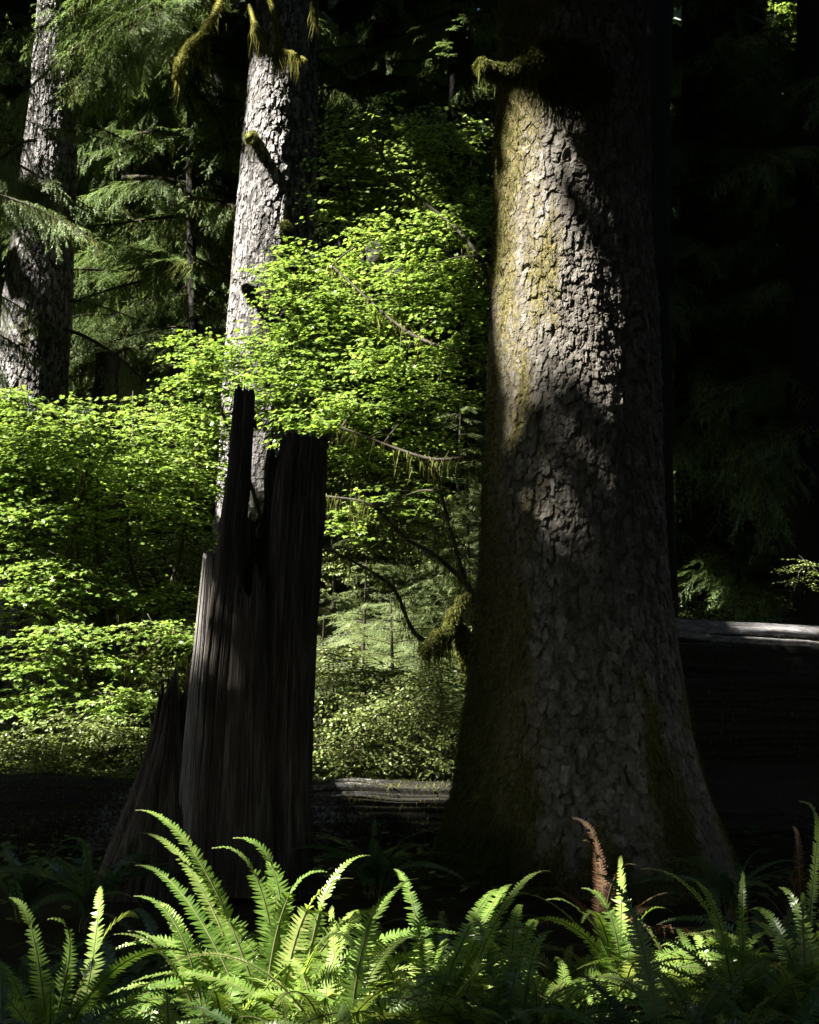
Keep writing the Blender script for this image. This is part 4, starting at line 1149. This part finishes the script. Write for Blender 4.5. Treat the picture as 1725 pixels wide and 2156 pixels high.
# ---------------------------------------------------------------- sword ferns
def frond(mb, p, width, rg, mat=0, roll=0.0, dead=False, npairs=None):
    """One frond along the curve p (base to tip): a stalk and pairs of blade-shaped leaflets."""
    n = len(p)
    seg = np.linalg.norm(np.diff(p, axis=0), axis=1)
    s = np.concatenate([[0], np.cumsum(seg)])
    L = s[-1]
    mb.add(*tube(p, np.linspace(.0042, .0012, n), 5), 1, True)
    T, Nn, B = frames(p)
    npairs = npairs or int(L * .86 / .0128)
    t = np.linspace(.13, .992, npairs)
    q = np.stack([np.interp(t * L, s, p[:, i]) for i in range(3)], -1)
    Tt = unit(np.stack([np.interp(t * L, s, T[:, i]) for i in range(3)], -1))
    Sd = unit(np.stack([np.interp(t * L, s, Nn[:, i]) for i in range(3)], -1))
    Up = np.cross(Sd, Tt)
    c, sn = math.cos(roll), math.sin(roll)
    Sd, Up = Sd * c + Up * sn, Up * c - Sd * sn
    w = width * np.minimum(1, ((t - .08) / .16)) ** .6 * np.clip((1.02 - t) / .62, 0, 1) ** .75
    out = np.array([(0, -.10), (.05, -.115), (.3, -.10), (.7, -.065), (1, 0), (.7, .065), (.3, .10), (.1, .15), (.0, .10)])
    k = len(out)
    for sg in (-1, 1):
        jit = rg.normal(size=(npairs, 3)) * (.5 if dead else .07)
        dd = unit(Sd * sg + Tt * (.20 + .5 * t ** 3)[:, None] + Up * (.16 + (0.5 if dead else 0) * rg.normal(size=npairs))[:, None] + jit)
        ww = Tt
        nn = np.cross(dd, ww) * sg
        lw = np.maximum(w * (.86 + .28 * rg.random(npairs)) * np.where(rg.random(npairs) < .035, .25, 1), .004)
        fat = np.clip(.0128 / np.maximum(lw, .01), .15, .9) / .22
        curl = (.9 if dead else .22) * (1 + .3 * rg.normal(size=npairs))
        V = q[:, None] + (dd[:, None] * out[None, :, 0:1] + ww[:, None] * (out[None, :, 1:2] * fat[:, None, None]) - nn[:, None] * (curl[:, None, None] * out[None, :, 0:1] ** 2) * .5) * lw[:, None, None]
        mb.add(V.reshape(-1, 3), [np.arange(npairs * k).reshape(npairs, k)], mat)


FG = 'sword ferns of the foreground'


def fern(px, d, size, nf, label, seed, mat='fern', tips=(), spread=(0, 2 * PI), dead=0, el=(25, 70), base_z=None):
    """A clump of fronds rising from one crown. tips: (px, py, depth, arch) of fronds whose tips are known."""
    rg = np.random.default_rng(seed)
    b = g0(px, d)
    b[2] = float(gz(b[0], b[1])) + .04 if base_z is None else base_z
    t = thing('sword_fern', b, label, 'fern', FG)
    nf = int(nf * 1.8)
    for k in range(nf + len(tips) + dead):
        isdead = k >= nf + len(tips)
        p0 = np.array([*(rg.normal(size=2) * .03), 0])
        if k < len(tips):
            tp = tips[k]
            tip = P(*tp[:3]) - b
            L = np.linalg.norm(tip)
            arch = tp[3] if len(tp) > 3 else .2
            h = np.array([tip[0], tip[1], 0])
            p1 = p0 + np.array([0, 0, 1]) * L * .42 + h * .12
            p2 = tip - unit(h) * L * .26 + np.array([0, 0, 1]) * L * arch * .35
            p = bez(p0, p1, p2, tip, 26)
            p = p + np.cross(unit(h), [0, 0, 1.0]) * (L * rg.normal() * .05) * np.sin(np.linspace(0, PI, 26))[:, None]
            roll = tp[4] if len(tp) > 4 else rg.normal() * .25
            w = (tp[5] if len(tp) > 5 else .085) * .78
        else:
            a = spread[0] + (spread[1] - spread[0]) * (k + rg.random() * .9) / max(1, nf)
            e = math.radians(rg.uniform(el[0] - 12, el[1] + 4)) if not isdead else math.radians(rg.uniform(5, 35))
            L = size * rg.uniform(.75, 1.1)
            h = np.array([math.cos(a), math.sin(a), 0])
            tip = h * L * math.cos(e) + np.array([0, 0, L * math.sin(e) * .86])
            p1 = p0 + np.array([0, 0, 1]) * L * .45 + h * L * .05
            p2 = tip * .8 + np.array([0, 0, 1]) * L * .26
            tip = tip + h * L * .2 - np.array([0, 0, L * .06])
            sd = np.array([-h[1], h[0], 0]) * L * rg.normal() * .13
            p = bez(p0, p1, p2 + sd * .4, tip + sd, 22)
            roll = rg.normal() * .5
            w = rg.uniform(.052, .068) * min(1, size + .15)
        mb = MB()
        frond(mb, p, w, rg, 0, roll, isdead)
        o = mb.obj('frond', [M['fern_dead'] if isdead else M[mat], M['stalk']], t)
        if isdead:
            o['label'] = 'withered brown frond'
    return t


fern(585, 5.1, .8, 7, 'largest sunlit sword fern, bright upright fronds below the stump', 801, tips=[
    (490, 1765, 5.25, .16, .35, .10), (446, 1786, 5.1, .18, .3, .095), (560, 1808, 5.35, .14, -.2, .095), (285, 1706, 5.3, .12, .2, .085), (292, 1754, 5.5, .12, .2, .07), (285, 1822, 5.4, .12, .3, .075),
    (780, 1801, 5.3, .10, -.2, .07), (690, 1836, 5.1, .16, -.3, .09), (745, 1850, 5.0, .1, .2, .085)], el=(35, 65), dead=2)
fern(470, 4.9, .62, 8, 'sunlit sword fern with low arching fronds left of the largest fern', 802, tips=[(282, 1887, 5.1, .12, .3, .075), (240, 1968, 4.9, .12, .2, .075), (270, 1960, 5.2, .1, .2, .06), (330, 1900, 5.2, .1, .4, .08)], el=(30, 60), dead=1)
fern(700, 4.8, .7, 9, 'sunlit sword fern half hidden behind shaded fronds, right of the largest fern', 803, tips=[(880, 1850, 5.2, .12, .2, .08), (860, 1870, 4.9, .2, .1, .085)], el=(35, 70))
fern(120, 4.9, .75, 7, 'sword fern with two bright tips near the lower left corner', 804, 'fern', tips=[(212, 1866, 5.2, .06, .6, .085), (100, 1935, 4.9, .08, .5, .08), (20, 1890, 5.0, .1, .3, .08)], el=(35, 60))
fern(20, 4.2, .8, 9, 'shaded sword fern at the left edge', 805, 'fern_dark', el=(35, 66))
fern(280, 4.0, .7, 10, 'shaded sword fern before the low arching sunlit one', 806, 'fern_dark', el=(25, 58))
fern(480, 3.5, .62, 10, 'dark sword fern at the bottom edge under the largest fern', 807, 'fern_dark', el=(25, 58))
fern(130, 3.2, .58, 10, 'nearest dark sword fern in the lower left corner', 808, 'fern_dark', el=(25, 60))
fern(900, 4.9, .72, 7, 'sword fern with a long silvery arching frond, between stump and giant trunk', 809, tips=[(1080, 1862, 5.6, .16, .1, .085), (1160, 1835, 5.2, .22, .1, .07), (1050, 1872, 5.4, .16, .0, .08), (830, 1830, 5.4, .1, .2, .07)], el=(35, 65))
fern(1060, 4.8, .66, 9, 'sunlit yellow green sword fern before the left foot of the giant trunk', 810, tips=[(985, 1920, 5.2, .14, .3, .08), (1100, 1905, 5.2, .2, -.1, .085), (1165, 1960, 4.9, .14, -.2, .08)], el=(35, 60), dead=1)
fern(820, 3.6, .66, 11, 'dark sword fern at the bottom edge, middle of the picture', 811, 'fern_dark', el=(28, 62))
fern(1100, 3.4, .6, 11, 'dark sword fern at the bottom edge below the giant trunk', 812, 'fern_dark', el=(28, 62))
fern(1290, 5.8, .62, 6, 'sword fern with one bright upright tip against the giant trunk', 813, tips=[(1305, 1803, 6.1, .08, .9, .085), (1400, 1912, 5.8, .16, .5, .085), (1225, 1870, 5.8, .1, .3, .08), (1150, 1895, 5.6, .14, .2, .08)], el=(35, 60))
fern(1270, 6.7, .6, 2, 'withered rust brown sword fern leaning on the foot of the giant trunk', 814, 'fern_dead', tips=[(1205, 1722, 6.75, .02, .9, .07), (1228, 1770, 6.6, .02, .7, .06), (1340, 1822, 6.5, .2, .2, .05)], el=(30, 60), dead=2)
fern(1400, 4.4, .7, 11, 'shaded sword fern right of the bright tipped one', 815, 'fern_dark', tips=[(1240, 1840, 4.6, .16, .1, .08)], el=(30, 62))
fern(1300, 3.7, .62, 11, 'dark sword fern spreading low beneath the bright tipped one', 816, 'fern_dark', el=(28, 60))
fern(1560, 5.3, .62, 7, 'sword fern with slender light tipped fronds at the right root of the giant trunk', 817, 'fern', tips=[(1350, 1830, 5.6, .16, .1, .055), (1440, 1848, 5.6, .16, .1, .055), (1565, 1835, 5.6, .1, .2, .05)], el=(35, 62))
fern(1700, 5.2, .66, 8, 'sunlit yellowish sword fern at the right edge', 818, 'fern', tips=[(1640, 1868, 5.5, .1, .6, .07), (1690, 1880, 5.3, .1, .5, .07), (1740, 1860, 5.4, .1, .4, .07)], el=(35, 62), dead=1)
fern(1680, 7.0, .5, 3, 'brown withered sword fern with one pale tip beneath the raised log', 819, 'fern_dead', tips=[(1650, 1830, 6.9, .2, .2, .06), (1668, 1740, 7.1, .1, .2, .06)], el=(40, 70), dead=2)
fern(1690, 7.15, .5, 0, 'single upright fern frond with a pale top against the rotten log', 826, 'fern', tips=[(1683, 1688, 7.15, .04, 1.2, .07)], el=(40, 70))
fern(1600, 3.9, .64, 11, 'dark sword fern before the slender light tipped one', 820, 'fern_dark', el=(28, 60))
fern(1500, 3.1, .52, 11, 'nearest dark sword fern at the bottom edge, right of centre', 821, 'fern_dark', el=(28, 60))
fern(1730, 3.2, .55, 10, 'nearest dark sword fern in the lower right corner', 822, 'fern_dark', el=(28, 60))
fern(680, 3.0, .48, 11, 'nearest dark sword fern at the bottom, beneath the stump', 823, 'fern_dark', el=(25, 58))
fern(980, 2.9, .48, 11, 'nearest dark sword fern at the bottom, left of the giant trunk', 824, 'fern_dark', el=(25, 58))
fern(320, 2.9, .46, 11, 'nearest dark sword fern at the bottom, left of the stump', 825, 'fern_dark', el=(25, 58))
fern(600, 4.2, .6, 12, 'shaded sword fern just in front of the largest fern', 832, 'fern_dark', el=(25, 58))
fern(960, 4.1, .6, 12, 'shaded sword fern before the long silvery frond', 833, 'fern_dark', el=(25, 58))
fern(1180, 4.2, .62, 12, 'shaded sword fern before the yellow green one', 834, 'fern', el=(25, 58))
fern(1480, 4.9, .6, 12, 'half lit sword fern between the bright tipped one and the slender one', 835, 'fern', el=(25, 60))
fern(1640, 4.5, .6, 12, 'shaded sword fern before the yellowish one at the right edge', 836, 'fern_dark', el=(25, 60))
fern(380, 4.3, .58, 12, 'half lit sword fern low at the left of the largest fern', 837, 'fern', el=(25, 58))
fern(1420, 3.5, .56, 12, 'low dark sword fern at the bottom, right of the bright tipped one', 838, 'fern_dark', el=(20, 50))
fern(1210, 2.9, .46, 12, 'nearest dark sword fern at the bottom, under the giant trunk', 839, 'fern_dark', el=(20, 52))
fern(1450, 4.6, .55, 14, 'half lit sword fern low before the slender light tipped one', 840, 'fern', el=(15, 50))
fern(1330, 4.9, .5, 14, 'half lit sword fern low under the bright tipped one', 841, 'fern', el=(15, 50))
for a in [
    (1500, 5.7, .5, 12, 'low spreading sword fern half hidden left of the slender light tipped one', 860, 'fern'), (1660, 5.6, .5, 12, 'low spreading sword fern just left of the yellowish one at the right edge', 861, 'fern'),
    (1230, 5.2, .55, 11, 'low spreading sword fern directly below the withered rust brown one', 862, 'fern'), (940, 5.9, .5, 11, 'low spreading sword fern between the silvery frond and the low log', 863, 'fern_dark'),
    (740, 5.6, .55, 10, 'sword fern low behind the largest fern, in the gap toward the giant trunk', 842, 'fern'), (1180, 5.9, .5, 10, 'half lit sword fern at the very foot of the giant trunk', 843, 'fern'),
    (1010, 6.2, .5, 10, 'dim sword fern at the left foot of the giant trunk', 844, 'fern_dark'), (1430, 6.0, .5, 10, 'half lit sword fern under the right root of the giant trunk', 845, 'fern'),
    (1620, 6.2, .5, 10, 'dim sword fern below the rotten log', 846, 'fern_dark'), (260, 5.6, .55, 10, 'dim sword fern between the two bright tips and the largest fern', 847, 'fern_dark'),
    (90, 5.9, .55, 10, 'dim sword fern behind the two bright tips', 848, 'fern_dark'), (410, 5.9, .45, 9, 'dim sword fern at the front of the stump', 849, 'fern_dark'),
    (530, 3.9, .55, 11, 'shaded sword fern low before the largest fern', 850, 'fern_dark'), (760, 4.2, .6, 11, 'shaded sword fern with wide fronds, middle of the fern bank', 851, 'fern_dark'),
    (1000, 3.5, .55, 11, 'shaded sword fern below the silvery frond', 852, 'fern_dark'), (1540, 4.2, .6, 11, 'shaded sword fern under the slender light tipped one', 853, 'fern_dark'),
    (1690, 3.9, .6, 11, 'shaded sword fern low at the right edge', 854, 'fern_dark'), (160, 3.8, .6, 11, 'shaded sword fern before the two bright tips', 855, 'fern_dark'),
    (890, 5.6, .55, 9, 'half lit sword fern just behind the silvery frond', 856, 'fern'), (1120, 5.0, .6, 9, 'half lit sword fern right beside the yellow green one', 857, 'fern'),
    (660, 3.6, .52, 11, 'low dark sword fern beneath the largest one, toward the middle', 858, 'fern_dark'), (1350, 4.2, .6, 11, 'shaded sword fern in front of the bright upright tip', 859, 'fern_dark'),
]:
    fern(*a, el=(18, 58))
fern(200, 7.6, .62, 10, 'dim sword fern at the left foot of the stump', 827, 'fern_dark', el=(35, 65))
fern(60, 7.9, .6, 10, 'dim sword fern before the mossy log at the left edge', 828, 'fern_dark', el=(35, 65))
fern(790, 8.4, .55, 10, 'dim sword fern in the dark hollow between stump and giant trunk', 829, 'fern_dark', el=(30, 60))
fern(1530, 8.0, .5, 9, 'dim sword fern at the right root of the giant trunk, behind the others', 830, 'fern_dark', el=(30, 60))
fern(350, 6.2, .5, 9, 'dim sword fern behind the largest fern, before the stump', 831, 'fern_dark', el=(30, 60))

# ---------------------------------------------------------------- light, sky, camera
sun = bpy.data.lights.new('sun', 'SUN')
sun.energy = 5.0
sun.angle = math.radians(.5)
sun.color = (1.0, .95, .86)
so = bpy.data.objects.new('sun', sun)
COL.objects.link(so)
so.rotation_euler = Vector(SUN.tolist()).to_track_quat('Z', 'Y').to_euler()
so.location = (-20, -8, 40)

w = bpy.data.worlds.new('World')
SC.world = w
w.use_nodes = True
nt = w.node_tree
nt.nodes.clear()
sky = nt.nodes.new('ShaderNodeTexSky')
sky.sky_type = 'NISHITA'
sky.sun_disc = False
sky.sun_elevation = SUN_EL
sky.sun_rotation = math.atan2(SUN[0], SUN[1])
bg = nt.nodes.new('ShaderNodeBackground')
bg.inputs['Strength'].default_value = .06
out = nt.nodes.new('ShaderNodeOutputWorld')
nt.links.new(sky.outputs[0], bg.inputs[0])
nt.links.new(bg.outputs[0], out.inputs[0])

cd = bpy.data.cameras.new('camera')
cam = bpy.data.objects.new('camera', cd)
COL.objects.link(cam)
cam.location = CAM.tolist()
cam.rotation_euler = (PI / 2 + PITCH, 0, 0)
cd.sensor_fit = 'VERTICAL'
cd.sensor_height = 24.0
cd.lens = 24.0 * F_PX / 2156.0
cd.clip_start = .05
cd.clip_end = 2000
SC.camera = cam

vs = SC.view_settings
vs.view_transform = 'Standard'
vs.look = 'None'
vs.exposure = 2.95
vs.gamma = 1.0
SC.cycles.max_bounces = 8
SC.cycles.diffuse_bounces = 4
SC.cycles.transmission_bounces = 4
SC.cycles.glossy_bounces = 2
